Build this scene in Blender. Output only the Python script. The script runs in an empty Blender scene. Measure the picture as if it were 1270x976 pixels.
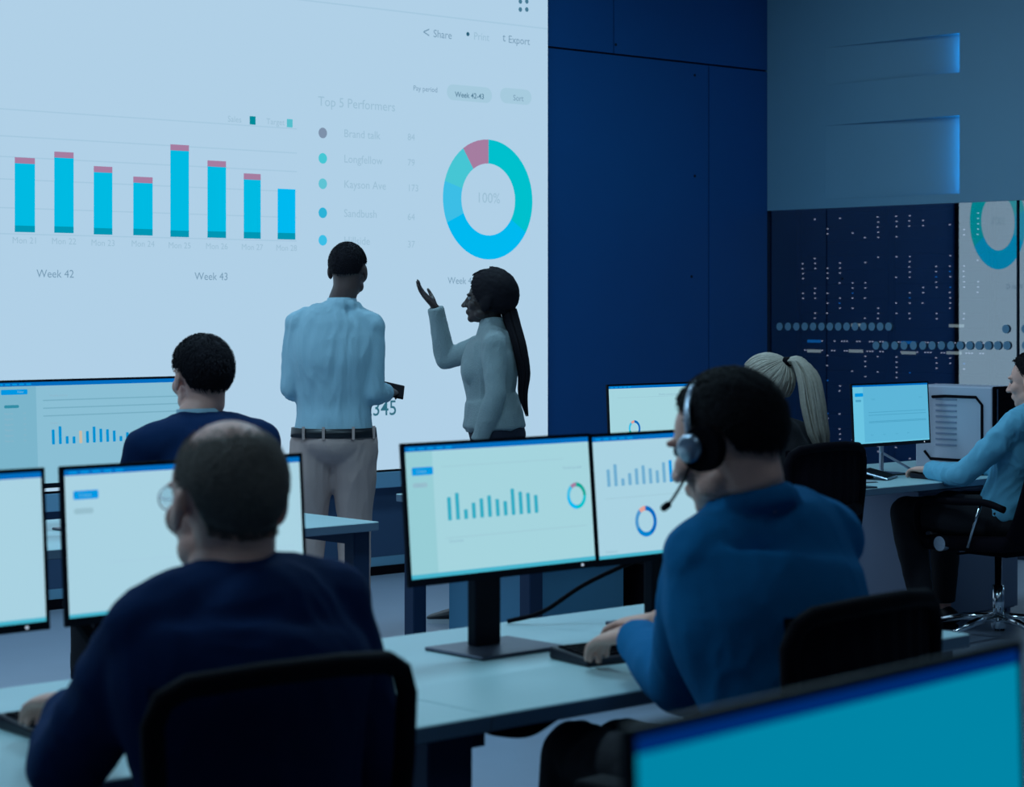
import bpy, bmesh, math, random
from mathutils import Vector, Matrix, Euler, noise
from mathutils.bvhtree import BVHTree
V = Vector
PI = math.pi
R = math.radians
COL = bpy.context.scene.collection
scene = bpy.context.scene

def lin(c):
    c = c / 255.0
    return c / 12.92 if c <= 0.04045 else ((c + 0.055) / 1.055) ** 2.4
def rgb(r, g, b): return (lin(r), lin(g), lin(b), 1.0)

# ------------------------------------------------------------------ camera, world, lamps, exposure
FPX = 2700.0
cam_d = bpy.data.cameras.new('camera'); cam = bpy.data.objects.new('camera', cam_d); COL.objects.link(cam)
cam.location = (0, 0, 1.5)
cam.rotation_euler = (PI / 2, 0, -math.atan2(.673, .739))
cam_d.sensor_fit = 'HORIZONTAL'; cam_d.sensor_width = 36.0; cam_d.lens = 36.0 * FPX / 1270
cam_d.shift_y = -(488 - 380) / 1270
cam_d.clip_start = .05; cam_d.clip_end = 60
cam_d.dof.use_dof = True; cam_d.dof.focus_distance = 9.0; cam_d.dof.aperture_fstop = 5.6
scene.camera = cam
world = bpy.data.worlds.new('world'); scene.world = world; world.use_nodes = True
world.node_tree.nodes['Background'].inputs[0].default_value = (.02, .06, .14, 1)
world.node_tree.nodes['Background'].inputs[1].default_value = 1.0
scene.view_settings.view_transform = 'Standard'; scene.view_settings.look = 'None'
scene.view_settings.exposure = 0.0; scene.view_settings.gamma = 1.0
scene.view_settings.use_curve_mapping = False
try:
    scene.cycles.use_denoising = True
    scene.cycles.max_bounces = 8; scene.cycles.transparent_max_bounces = 12
except Exception: pass

def area(name, loc, sx, sy, power, color, rot=(0, 0, 0)):
    l = bpy.data.lights.new(name, 'AREA'); l.shape = 'RECTANGLE'; l.size = sx; l.size_y = sy
    l.energy = power; l.color = color
    o = bpy.data.objects.new(name, l); o.location = loc; o.rotation_euler = rot; COL.objects.link(o)
    return o
CEIL = 4.1
LAMPS = [(x, y) for x in (1.2, 4.4, 7.6) for y in (1.4, 4.6, 7.6)]
LAMP_POWER = {(1.2, 1.4): 3.5, (4.4, 1.4): 4, (7.6, 1.4): 4, (1.2, 4.6): 42, (4.4, 4.6): 44, (7.6, 4.6): 8,
              (1.2, 7.6): 34, (4.4, 7.6): 36, (7.6, 7.6): 30}
for p in LAMPS:
    area('ceiling_lamp_light', (p[0], p[1], CEIL - .05), 1.2, .6, LAMP_POWER[p], (.45, .78, 1.0))

# ------------------------------------------------------------------ view helpers (photo pixel -> place)
def ray(px): return (px - 635) / FPX
def on_y(px, Y):            # X and depth of a pixel column on the plane Y = const
    r = ray(px); d = Y / (.739 - .673 * r); return (.673 + .739 * r) * d, d
def on_x(px, X):
    r = ray(px); d = X / (.673 + .739 * r); return (.739 - .673 * r) * d, d
def zz(py, d): return 1.5 - (py - 380) / FPX * d
def wallpt(px, py, Y=9.4385):
    X, d = on_y(px, Y); return X, zz(py, d)

# ------------------------------------------------------------------ materials
MATS = {}
def mat(name, col, rough=.6, metal=0.0, bump=0.0, scale=40.0, var=0.0, spec=.5, sheen=0.0, coat=0.0):
    if name in MATS: return MATS[name]
    m = bpy.data.materials.new(name); m.use_nodes = True
    nt = m.node_tree; b = nt.nodes['Principled BSDF']
    b.inputs['Base Color'].default_value = col
    b.inputs['Roughness'].default_value = rough; b.inputs['Metallic'].default_value = metal
    b.inputs['Specular IOR Level'].default_value = spec
    if sheen: b.inputs['Sheen Weight'].default_value = sheen
    if coat: b.inputs['Coat Weight'].default_value = coat
    tc = nt.nodes.new('ShaderNodeTexCoord')
    n = nt.nodes.new('ShaderNodeTexNoise'); n.inputs['Scale'].default_value = scale; n.inputs['Detail'].default_value = 4
    nt.links.new(tc.outputs['Object'], n.inputs['Vector'])
    if var:
        r = nt.nodes.new('ShaderNodeMix'); r.data_type = 'RGBA'
        r.inputs[6].default_value = tuple(c * (1 - var) for c in col[:3]) + (1,)
        r.inputs[7].default_value = tuple(min(1, c * (1 + var)) for c in col[:3]) + (1,)
        nt.links.new(n.outputs['Fac'], r.inputs[0]); nt.links.new(r.outputs[2], b.inputs['Base Color'])
    if bump:
        bp = nt.nodes.new('ShaderNodeBump'); bp.inputs['Strength'].default_value = bump; bp.inputs['Distance'].default_value = .01
        nt.links.new(n.outputs['Fac'], bp.inputs['Height']); nt.links.new(bp.outputs['Normal'], b.inputs['Normal'])
    else:
        mr = nt.nodes.new('ShaderNodeMapRange'); mr.inputs['To Min'].default_value = rough * .9; mr.inputs['To Max'].default_value = min(1, rough * 1.1)
        nt.links.new(n.outputs['Fac'], mr.inputs['Value']); nt.links.new(mr.outputs['Result'], b.inputs['Roughness'])
    MATS[name] = m; return m
def emit(name, col, s=1.0):
    if name in MATS: return MATS[name]
    m = bpy.data.materials.new(name); m.use_nodes = True; nt = m.node_tree
    nt.nodes.remove(nt.nodes['Principled BSDF'])
    e = nt.nodes.new('ShaderNodeEmission'); e.inputs[0].default_value = col; e.inputs[1].default_value = s
    nt.links.new(e.outputs[0], nt.nodes['Material Output'].inputs[0]); MATS[name] = m; return m
def see_through(name, col, fac, rough=.02, gcol=(1, 1, 1, 1), diffuse=False):
    m = bpy.data.materials.new(name); m.use_nodes = True; nt = m.node_tree
    nt.nodes.remove(nt.nodes['Principled BSDF'])
    t = nt.nodes.new('ShaderNodeBsdfTransparent'); t.inputs[0].default_value = col
    g = nt.nodes.new('ShaderNodeBsdfDiffuse' if diffuse else 'ShaderNodeBsdfGlossy'); g.inputs[0].default_value = gcol
    if not diffuse: g.inputs['Roughness'].default_value = rough
    x = nt.nodes.new('ShaderNodeMixShader'); x.inputs[0].default_value = fac
    nt.links.new(t.outputs[0], x.inputs[1]); nt.links.new(g.outputs[0], x.inputs[2])
    nt.links.new(x.outputs[0], nt.nodes['Material Output'].inputs[0]); MATS[name] = m; return m

M_floor = mat('polished_floor', (.30, .36, .46, 1), .32, bump=.04, scale=6, var=.05)
M_wblue = mat('blue_wall_panel', (.004, .09, .31, 1), .45, scale=3, var=.06)
M_wgrey = mat('grey_blue_panel', (.17, .36, .50, 1), .45, scale=3, var=.04)
M_wlow = mat('dark_blue_wall', (.04, .085, .17, 1), .6, scale=5, var=.05)
M_wroom = mat('room_wall_paint', (.10, .14, .20, 1), .7, scale=5, var=.05)
M_ceil = mat('ceiling_paint', (.12, .16, .22, 1), .8, scale=5, var=.05)
M_seam = mat('panel_gap', (.004, .01, .03, 1), .8)
M_ledge = mat('light_ledge', (.20, .42, .60, 1), .4)
M_black = mat('black_plastic', (.004, .003, .006, 1), .7, scale=200, spec=.06)
M_bezel = mat('monitor_bezel', (.005, .007, .014, 1), .5, scale=200, spec=.15)
M_desk = mat('pale_laminate', (.46, .66, .69, 1), .38, scale=60, var=.03)
M_edge = mat('desk_edge', (.12, .19, .27, 1), .5, scale=60)
M_frame = mat('dark_blue_steel', (.015, .035, .085, 1), .4, metal=.3, scale=90)
M_chrome = mat('chrome', (.7, .75, .8, 1), .15, metal=1.0)
M_cfab = mat('black_chair_fabric', (.005, .003, .007, 1), .85, spec=.1, bump=.3, scale=300)
M_white = mat('white_plastic', (.48, .48, .58, 1), .45, scale=80)
M_wpanel = mat('pale_cabinet', (.34, .40, .55, 1), .5, scale=40)
M_navy = mat('navy_suit_wool', (.003, .022, .088, 1), .9, spec=.12, bump=.25, scale=350, sheen=.0)
M_navy2 = mat('dark_navy_suit', (.003, .020, .075, 1), .9, spec=.12, bump=.25, scale=350)
M_blueb = mat('blue_blazer_wool', (.005, .15, .36, 1), .9, spec=.12, bump=.25, scale=350, sheen=.0)
M_shirtw = mat('pale_blue_cotton', (.34, .55, .66, 1), .75, bump=.15, scale=200)
M_shirtb = mat('sky_blue_cotton', (.14, .46, .66, 1), .75, bump=.15, scale=200)
M_khaki = mat('khaki_twill', (.50, .36, .33, 1), .8, bump=.2, scale=250)
M_knit = mat('grey_knit', (.30, .37, .39, 1), .9, bump=.5, scale=180)
M_jean = mat('dark_jeans', (.008, .012, .03, 1), .85, bump=.3, scale=250)
M_btrou = mat('black_trousers', (.006, .005, .010, 1), .85, bump=.2, scale=250)
M_shoe = mat('black_shoe', (.01, .01, .016, 1), .35)
M_sole = mat('white_sole', (.5, .55, .6, 1), .5)
M_skin = mat('fair_skin', (.84, .43, .34, 1), .5, scale=50, var=.08)
M_skind = mat('dark_skin', (.045, .026, .024, 1), .45, scale=50, var=.08)
M_skinm = mat('brown_skin', (.10, .06, .055, 1), .45, scale=50, var=.08)
M_hdark = mat('dark_hair', (.010, .007, .010, 1), .75, scale=120, var=.3, spec=.2)
M_hbrown = mat('brown_hair', (.19, .15, .13, 1), .75, scale=120, var=.3, spec=.2)
M_hblack = mat('black_hair', (.006, .004, .008, 1), .75, scale=120, var=.3, spec=.2)
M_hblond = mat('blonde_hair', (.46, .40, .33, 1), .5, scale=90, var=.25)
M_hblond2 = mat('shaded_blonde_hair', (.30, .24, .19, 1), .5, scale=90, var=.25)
M_belt = mat('black_leather', (.006, .008, .012, 1), .4)
M_eye = mat('eyeball', (.22, .22, .24, 1), .2)
M_lens = see_through('lens_glass', (.9, .97, 1, 1), .12)
M_glass = see_through('coated_glass', (.80, .84, .90, 1), .40, .012, (.90, .96, 1, 1))
M_clear = see_through('clear_glass', (.99, .99, 1, 1), .02, .02)
M_mesh = see_through('chair_mesh_fabric', (.85, .85, .90, 1), .40, 0, (.006, .006, .012, 1), diffuse=True)
M_frost = see_through('frosted_and_reflected_dot', (.5, .6, .7, 1), .75, 0, (.26, .48, .66, 1), diffuse=True)
M_rack = mat('rack_black', (.006, .006, .016, 1), .5, scale=60)
M_alu = mat('brushed_metal', (.4, .46, .55, 1), .3, metal=1.0)

# ------------------------------------------------------------------ mesh helpers
def setp(o, label=None, cat=None, group=None, kind=None):
    if label: o['label'] = label
    if cat: o['category'] = cat
    if group: o['group'] = group
    if kind: o['kind'] = kind
    return o
def empty(name, loc=(0, 0, 0), rz=0.0, **k):
    o = bpy.data.objects.new(name, None); o.empty_display_size = .1; COL.objects.link(o)
    o.location = loc; o.rotation_euler = (0, 0, rz); return setp(o, **k)
def build(name, bm, mats, parent=None, smooth=False, **k):
    me = bpy.data.meshes.new(name)
    bmesh.ops.recalc_face_normals(bm, faces=bm.faces[:]) if not k.pop('keepn', False) else None
    bm.to_mesh(me); bm.free()
    for m in (mats if isinstance(mats, (list, tuple)) else [mats]): me.materials.append(m)
    if smooth:
        me.polygons.foreach_set('use_smooth', [True] * len(me.polygons))
    o = bpy.data.objects.new(name, me); COL.objects.link(o)
    if parent: o.parent = parent
    return setp(o, **k)
def B(): return bmesh.new()
def box(bm, x0, x1, y0, y1, z0, z1, mi=0, bev=0.0, seg=2):
    vs = [bm.verts.new((x, y, z)) for z in (z0, z1) for y in (y0, y1) for x in (x0, x1)]
    fs = [bm.faces.new([vs[i] for i in f]) for f in ((0, 2, 3, 1), (4, 5, 7, 6), (0, 1, 5, 4), (2, 6, 7, 3), (0, 4, 6, 2), (1, 3, 7, 5))]
    for f in fs: f.material_index = mi
    if bev:
        es = list({e for f in fs for e in f.edges})
        r = bmesh.ops.bevel(bm, geom=es, offset=bev, segments=seg, affect='EDGES', profile=.5)
        for f in r['faces']: f.material_index = mi
    return vs
def frame_of(t, up=V((0, 0, 1))):
    t = t.normalized()
    if abs(t.dot(up)) > .98: up = V((0, 1, 0))
    a = t.cross(up).normalized(); b = a.cross(t).normalized(); return a, b
def ring(bm, c, a, b, ra, rb, seg):
    return [bm.verts.new(c + a * (ra * math.cos(2 * PI * i / seg)) + b * (rb * math.sin(2 * PI * i / seg))) for i in range(seg)]
def skin_rings(bm, rings, mi=0, caps=True):
    seg = len(rings[0])
    for r0, r1 in zip(rings, rings[1:]):
        for i in range(seg):
            f = bm.faces.new((r0[i], r0[(i + 1) % seg], r1[(i + 1) % seg], r1[i])); f.material_index = mi
    if caps:
        for r in (rings[0][::-1], rings[-1]):
            try: f = bm.faces.new(r); f.material_index = mi
            except ValueError: pass
def tube(bm, pts, radii, seg=12, mi=0, flat=1.0, caps=True, dome=False):
    pts = [V(p) for p in pts]
    if not isinstance(radii, (list, tuple)): radii = [radii] * len(pts)
    radii = list(radii)
    if dome:
        t0 = (pts[0] - pts[1]).normalized(); t1 = (pts[-1] - pts[-2]).normalized()
        p = []; q = []
        for a in (80, 55, 28):
            p.append(pts[0] + t0 * radii[0] * math.sin(R(a))); q.append(radii[0] * math.cos(R(a)))
        p2 = []; q2 = []
        for a in (28, 55, 80):
            p2.append(pts[-1] + t1 * radii[-1] * math.sin(R(a))); q2.append(radii[-1] * math.cos(R(a)))
        pts = p + pts + p2; radii = q + radii + q2
    rs = []; a = None
    for i, p in enumerate(pts):
        t = (pts[min(i + 1, len(pts) - 1)] - pts[max(i - 1, 0)])
        if t.length < 1e-9: t = V((0, 0, 1))
        t.normalize()
        if a is None: a, b = frame_of(t)
        else:
            a = (a - t * a.dot(t))
            if a.length < 1e-6: a, b = frame_of(t)
            a.normalize(); b = t.cross(a) * -1
        b = a.cross(t)
        rs.append(ring(bm, p, a, b, radii[i], radii[i] * flat, seg))
    skin_rings(bm, rs, mi, caps)
def etube(bm, secs, rv, seg=24, mi=0):
    """secs: (centre, half width, half depth[, right vector])"""
    rs = []
    if len(secs) > 3:       # round the profile out between the given sections
        P = [secs[0]] + list(secs) + [secs[-1]]; o = []
        cr = lambda a, b, c, d, t: .5 * ((2 * b) + (c - a) * t + (2 * a - 5 * b + 4 * c - d) * t * t + (3 * b - a - 3 * c + d) * t ** 3)
        for i in range(1, len(P) - 2):
            p = P[i - 1:i + 3]
            for k in range(4):
                t = k / 4; q = [cr(V(p[0][0]), V(p[1][0]), V(p[2][0]), V(p[3][0]), t), cr(p[0][1], p[1][1], p[2][1], p[3][1], t), cr(p[0][2], p[1][2], p[2][2], p[3][2], t)]
                if len(p[1]) > 3: q.append(V(p[1][3]) * (1 - t) + V(p[2][3]) * t)
                o.append(tuple(q))
        secs = o + [secs[-1]]
    n = len(secs)
    for i, s in enumerate(secs):
        c = V(s[0]); t = (V(secs[min(i + 1, n - 1)][0]) - V(secs[max(i - 1, 0)][0])).normalized()
        a = V(s[3]) if len(s) > 3 else V(rv); a = (a - t * a.dot(t)).normalized(); b = t.cross(a)
        rs.append(ring(bm, c, a, b, s[1], s[2], seg))
    skin_rings(bm, rs, mi)
def ell(bm, c, r, rot=None, seg=20, rng=12, mi=0):
    m = Matrix.Translation(V(c)) @ (rot.to_4x4() if rot else Matrix.Identity(4)) @ Matrix.Diagonal((r[0], r[1], r[2], 1))
    res = bmesh.ops.create_uvsphere(bm, u_segments=seg, v_segments=rng, radius=1.0, matrix=m)
    for v in res['verts']:
        for f in v.link_faces: f.material_index = mi
def disc(bm, c, n, r, h, seg=24, mi=0):
    c = V(c); n = V(n).normalized(); tube(bm, [c - n * h / 2, c + n * h / 2], r, seg, mi)
def smoothpath(pts, n=6):
    pts = [V(p) for p in pts]; out = []
    P = [pts[0] * 2 - pts[1]] + pts + [pts[-1] * 2 - pts[-2]]
    for i in range(1, len(P) - 2):
        p0, p1, p2, p3 = P[i - 1:i + 3]
        for k in range(n):
            t = k / n
            out.append(.5 * ((2 * p1) + (-p0 + p2) * t + (2 * p0 - 5 * p1 + 4 * p2 - p3) * t * t + (-p0 + 3 * p1 - 3 * p2 + p3) * t ** 3))
    out.append(pts[-1]); return out
def mesh_from_eval(bm, voxel, smooth):
    me = bpy.data.meshes.new('tmp'); bm.to_mesh(me); bm.free()
    o = bpy.data.objects.new('tmp', me); COL.objects.link(o)
    m = o.modifiers.new('r', 'REMESH'); m.mode = 'VOXEL'; m.voxel_size = voxel; m.adaptivity = 0
    if smooth:
        s = o.modifiers.new('s', 'SMOOTH'); s.iterations = smooth; s.factor = .5
    dg = bpy.context.evaluated_depsgraph_get(); dg.update()
    ne = bpy.data.meshes.new_from_object(o.evaluated_get(dg))
    bpy.data.objects.remove(o); bpy.data.meshes.remove(me)
    return ne
def folds(me, amp, freq, aniso=(1, 1, .5), seed=0.0, mask=None):
    ns = [v.normal.copy() for v in me.vertices]
    sd = V((seed * 3.7, seed * 1.3, seed * 2.1))
    for v, n in zip(me.vertices, ns):
        p = V((v.co.x * aniso[0], v.co.y * aniso[1], v.co.z * aniso[2])) * freq + sd
        w = noise.noise_vector(p * .6) * .8
        q = noise.noise(p + w); q2 = noise.noise(p * 2.3 + w * 1.5 + V((9, 2, 4)))
        h = (1 - abs(q) * 2.4) * .7 + (1 - abs(q2) * 2.4) * .3 - .45
        k = amp * (mask(v.co) if mask else 1.0)
        v.co += n * (h * k)
def fuse(name, bm, mat_, parent, voxel=.006, smooth=5, fold=None, **k):
    me = mesh_from_eval(bm, voxel, smooth); me.name = name
    if fold: folds(me, *fold)
    me.polygons.foreach_set('use_smooth', [True] * len(me.polygons))
    me.materials.clear(); me.materials.append(mat_)
    o = bpy.data.objects.new(name, me); COL.objects.link(o); o.parent = parent
    return setp(o, **k)
_tc = {}
def text_bm(bm, s, size, to, mi=0, align='LEFT', bold=0.0):
    key = (s, align, bold)
    if key not in _tc:
        cu = bpy.data.curves.new('t', 'FONT'); cu.body = s; cu.size = 1; cu.align_x = align; cu.offset = bold; cu.resolution_u = 3
        o = bpy.data.objects.new('t', cu); COL.objects.link(o)
        dg = bpy.context.evaluated_depsgraph_get(); me = bpy.data.meshes.new_from_object(o.evaluated_get(dg))
        _tc[key] = ([v.co.copy() for v in me.vertices], [list(p.vertices) for p in me.polygons])
        bpy.data.objects.remove(o)
    vs, fs = _tc[key]
    nv = [bm.verts.new(to(v.x * size, v.y * size)) for v in vs]
    for f in fs:
        try: q = bm.faces.new([nv[i] for i in f]); q.material_index = mi
        except ValueError: pass

class Screen:
    """a picture shown on a flat display: u to the right, v up, in metres; layers sit a hair in front of each other"""
    def __init__(s, org, ux, vx, nrm, step=.0006):
        s.o, s.u, s.v, s.n, s.step = V(org), V(ux), V(vx), V(nrm), step
        s.bm = B(); s.mats = []
    def mi(s, m):
        if m not in s.mats: s.mats.append(m)
        return s.mats.index(m)
    def pt(s, u, v, L): return s.o + s.u * u + s.v * v + s.n * (s.step * L)
    def poly(s, pts, m, L=1):
        f = s.bm.faces.new([s.bm.verts.new(s.pt(u, v, L)) for u, v in pts]); f.material_index = s.mi(m)
    def rect(s, u0, u1, v0, v1, m, L=1): s.poly([(u0, v0), (u1, v0), (u1, v1), (u0, v1)], m, L)
    def pill(s, u0, u1, v0, v1, m, L=1, r=None):
        r = r or (v1 - v0) / 2; pts = []
        for cx, cy, a0 in ((u1 - r, v1 - r, 0), (u0 + r, v1 - r, 90), (u0 + r, v0 + r, 180), (u1 - r, v0 + r, 270)):
            for k in range(5): a = R(a0 + k * 22.5); pts.append((cx + r * math.cos(a), cy + r * math.sin(a)))
        s.poly(pts, m, L)
    def dot(s, u, v, r, m, L=1, ry=None):
        ry = ry or r; s.poly([(u + r * math.cos(2 * PI * k / 20), v + ry * math.sin(2 * PI * k / 20)) for k in range(20)], m, L)
    def arc(s, u, v, r0, r1, a0, a1, m, L=1):
        n = max(2, int(abs(a1 - a0) / 6)); 
        for k in range(n):
            x, y = R(a0 + (a1 - a0) * k / n), R(a0 + (a1 - a0) * (k + 1) / n)
            s.poly([(u + r0 * math.cos(x), v + r0 * math.sin(x)), (u + r1 * math.cos(x), v + r1 * math.sin(x)),
                    (u + r1 * math.cos(y), v + r1 * math.sin(y)), (u + r0 * math.cos(y), v + r0 * math.sin(y))], m, L)
    def text(s, t, u, v, size, m, L=2, align='LEFT', bold=0.0):
        text_bm(s.bm, t, size, lambda a, b: s.pt(u + a, v + b, L), s.mi(m), align, bold)
    def build(s, name, parent, **k): return build(name, s.bm, s.mats, parent, keepn=True, **k)

# ------------------------------------------------------------------ the room
XR, YW = 10.9, 9.5
X0, Y0 = -1.6, -1.6
def struct(name, bm, m): return build(name, bm, m, None, kind='structure')
bm = B(); box(bm, X0, 13.4, Y0, 10.6, -.1, 0); struct('floor', bm, M_floor)
bm = B(); box(bm, X0, 13.4, Y0, 10.6, CEIL, CEIL + .1); struct('ceiling', bm, M_ceil)
bm = B(); box(bm, X0 - .1, X0, Y0, 10.6, 0, CEIL); struct('wall_left', bm, M_wroom)
bm = B(); box(bm, X0 - .1, 13.4, Y0 - .1, Y0, 0, CEIL); struct('wall_near', bm, M_wroom)
# screen wall: dark base under the screen, blue cladding panels right of it
bm = B()
SX1 = on_y(680, 9.4385)[0]; SZ0 = .587; SZ1 = 3.95
box(bm, X0, XR + .06, YW, YW + .12, 0, CEIL, 0)
struct('wall_screen', bm, M_wlow)
bm = B()
seamz = 3.05; Xs1 = on_y(757, YW)[0]; Xs2 = on_y(875, YW)[0]; g = .006
for (a, b, c, d) in ((SX1 + .004, Xs1 - g, seamz + g, CEIL), (Xs1 + g, XR - .002, seamz + g, CEIL),
                     (SX1 + .004, Xs2 - g, .002, seamz - g), (Xs2 + g, XR - .002, .002, seamz - g)):
    box(bm, a, b, YW - .03, YW - .004, c, d, 0)
for px, py in ((866, 93), (866, 218), (862, 343), (768, 55)):
    X, z = wallpt(px, py); disc(bm, (X, YW - .031, z), (0, 1, 0), .009, .006, 10, 1)
box(bm, SX1 + .004, XR - .002, YW - .012, YW - .002, .002, CEIL, 1)
build('trim_1', bm, [M_wblue, M_seam], None, kind='structure')
bm = B(); box(bm, X0, SX1, YW - .07, YW - .002, .49, SZ0 - .008, 0, .004); build('trim_2', bm, M_ledge, None, kind='structure')
bm = B(); box(bm, X0, SX1, YW - .016, YW - .002, 0, .05); build('baseboard_screen', bm, M_black, None, kind='structure')
bm = B(); box(bm, X0, SX1, YW - .010, YW - .002, .05, .10); build('trim_3', bm, M_wgrey, None, kind='structure')

# right wall above the glass with two recessed light slots
GZ = 2.13
ya, yb = on_x(1190, XR)[0], 8.98
slots = [(2.92, 3.16), (2.185, 2.66)]
bm = B(); T = .10
box(bm, XR, XR + T, yb, YW + .12, GZ, CEIL); box(bm, XR, XR + T, 3.0, ya, GZ, CEIL)
zs = [GZ, slots[1][0], slots[1][1], slots[0][0], slots[0][1], CEIL]
for i in (0, 2, 4): box(bm, XR, XR + T, ya, yb, zs[i], zs[i + 1])
for a, b in slots:          # back of each slot
    q = [bm.verts.new(p) for p in ((XR + .07, ya, a), (XR + .001, yb, a), (XR + .001, yb, b), (XR + .07, ya, b))]; bm.faces.new(q)
    box(bm, XR + T - .01, XR + T, ya, yb, a, b)
struct('wall_right', bm, M_wgrey)
bm = B(); box(bm, XR, XR + .1, Y0, 3.0, 0, CEIL); box(bm, XR, XR + .1, 3.0, 3.02, 0, GZ); struct('wall_right_near', bm, M_wroom)
M_cyan = emit('cyan_led', (0, .45, 1, 1), 9)
for i, (a, b) in enumerate(slots):
    bm = B(); box(bm, XR + .022, XR + .050, ya + .002, ya + .010, a + .01, b - .01)
    o = build('light_strip', bm, M_cyan, None,
              label=['cyan light strip at the end of the upper wall slot', 'cyan light strip at the end of the lower wall slot'][i], cat='light strip', group='light strips in the wall slots')
# server room behind the glass
bm = B(); box(bm, XR + .1, 13.4, 9.95, 10.05, 0, GZ + .4); build('wall_server_end', bm, mat('server_wall', (.03, .10, .20, 1), .6), None, kind='structure')
bm = B(); box(bm, 13.3, 13.4, 3.0, 10.6, 0, CEIL); build('wall_server_back', bm, M_wroom, None, kind='structure')
bm = B(); box(bm, XR + .1, 13.3, 3.0, 9.95, 2.55, 2.6); build('trim_4', bm, M_ceil, None, kind='structure')
# glass panes with frosted dots, plus a run of reflected dots built as discs
panes = [(7.53, YW - .03), (5.56, 7.53), (3.02, 5.56)]
for i, (a, b) in enumerate(panes):
    bm = B()
    vs = [bm.verts.new(p) for p in ((XR + .02, a + .003, .02), (XR + .02, b - .003, .02), (XR + .02, b - .003, GZ), (XR + .02, a + .003, GZ))]
    bm.faces.new(vs)
    box(bm, XR + .021, XR + .030, a + .003, b - .003, .02, GZ, 1)
    w = build('window_%d' % (i + 1), bm, [M_glass, M_clear], None, kind='structure')
    bm = B()
    if i < 2:
        for (p0, p1, py, step) in ((955, 1108, 405, 10.4), (1085, 1270, 428.5, 11.6), (1246, 1300, 408, 12)):  # last run: reflection of the dots, put in as solid discs
            px = p0
            while px <= p1 + 60:
                if px > p1 and py == 405: break
                Y, d = on_x(px, XR); 
                if a + .03 < Y < b - .03:
                    disc(bm, (XR + .012, Y, zz(py, d)), (1, 0, 0), .026, .004, 18)
                px += step
        if len(bm.verts):
            build('frosted_and_reflected_dots', bm, M_frost, w)
        else: bm.free()
bm = B()
for (a, b) in panes[:-1]: box(bm, XR + .01, XR + .035, a - .004, a + .004, .02, GZ)
box(bm, XR, XR + .05, 3.02, YW - .03, 0, .02)
build('trim_5', bm, M_seam, None, kind='structure')

# ------------------------------------------------------------------ server racks
M_led = emit('rack_led', rgb(190, 200, 225), .75); M_ledb = emit('rack_led_blue', rgb(20, 110, 200), .8)
M_plate = emit('rack_lit_plate', rgb(170, 190, 190), .6); M_plateb = emit('rack_blue_plate', rgb(10, 110, 190), .7)
random.seed(5)
RX = 11.55
def rack(y0, y1, idx):
    t = empty('server_rack', (RX, (y0 + y1) / 2, 0), 0, cat='server rack', group='server racks behind the glass',
              label=['black server rack with tiny lights at the corner end of the row', 'black server rack with tiny lights, second from the corner',
                     'black server rack behind the mirrored donut chart', 'black server rack fourth from the corner'][idx])
    w = (y1 - y0) / 2 - .006
    bm = B(); box(bm, .04, .9, -w, w, .0, 2.3, 0, .01); build('cabinet', bm, M_rack, t)
    bm = B()
    for s in (-1, 1): box(bm, 0, .04, min(s * w, s * (w - .03)), max(s * w, s * (w - .03)), .0, 2.3)
    box(bm, 0, .04, -w, w, 2.26, 2.3); box(bm, 0, .04, -w, w, 0, .05)
    build('door_frame', bm, M_rack, t)
    bm = B()
    for k in range(22):
        z = .1 + k * .097; box(bm, .018, .045, -w + .035, w - .035, z, z + .088, 0, .003, 1)
    build('server_units', bm, mat('server_front', (.008, .008, .022, 1), .5), t)
    bm = B(); n = 0
    if idx > 1: bm.free(); return
    cols = [w - .05 - k * .108 for k in range(int((2 * w) / .108))]
    for c in cols:
        for z0_, z1_, p in ((1.96, 2.10, .6), (1.42, 1.86, .55), (.86, 1.17, .4), (.5, .8, .5), (.2, .42, .4)):
            z = z0_; run = random.random() < .5
            while z < z1_:
                if random.random() < .28: run = not run
                if run and random.random() < p + .3:
                    mi = 1 if random.random() < .06 else 0
                    y = c + random.choice((0, 0, .004))
                    box(bm, .008, .018, y - .0038, y + .0038, z - .0038, z + .0038, mi); n += 1
                z += .034
        for z in (1.265, 1.20):
            for q in range(3):
                if random.random() < .6: box(bm, .008, .018, c - .02 - q * .022, c - .014 - q * .022, z - .004, z + .004, 0)
    build('status_lights', bm, [M_led, M_ledb], t, kind='stuff')
    for q, (yy, z, m) in enumerate(((w * .62, 1.262, M_plateb), (w * .62, 1.195, M_plate), (-w * .35, 1.375, M_plate), (-w * .3, 1.20, M_plate))):
        bm = B(); box(bm, .004, .018, yy - .055, yy + .055, z - .010, z + .010); build('lit_plate', bm, m, t)
for i in range(4): rack(9.78 - .8 * (i + 1), 9.78 - .8 * i, i)

# ------------------------------------------------------------------ video wall
E_bg = emit('wall_screen_white', rgb(176, 208, 231))
E_cyan = emit('chart_cyan', rgb(0, 186, 226)); E_blue = emit('chart_blue', rgb(0, 185, 240)); E_base = emit('chart_teal_base', rgb(0, 150, 180))
E_red = emit('chart_rose', rgb(165, 125, 160)); E_green = emit('chart_green', rgb(0, 192, 205)); E_mint = emit('chart_mint', rgb(70, 198, 212))
E_sky = emit('chart_sky', rgb(60, 190, 230)); E_mark = emit('chart_dark_teal', rgb(0, 140, 155)); E_grey = emit('chart_grey', rgb(125, 145, 170))
E_line = emit('chart_line', rgb(165, 200, 223)); E_txt = emit('chart_text', rgb(120, 155, 180)); E_faint = emit('chart_faint', rgb(155, 190, 212))
E_dark = emit('chart_dark_text', rgb(40, 95, 120)); E_pillbg = emit('chart_pill', rgb(165, 202, 222))
vw = empty('video_wall', (0, YW, 0), 0, cat='screen', label='huge wall screen showing bar chart, top five list and donut chart')
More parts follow.
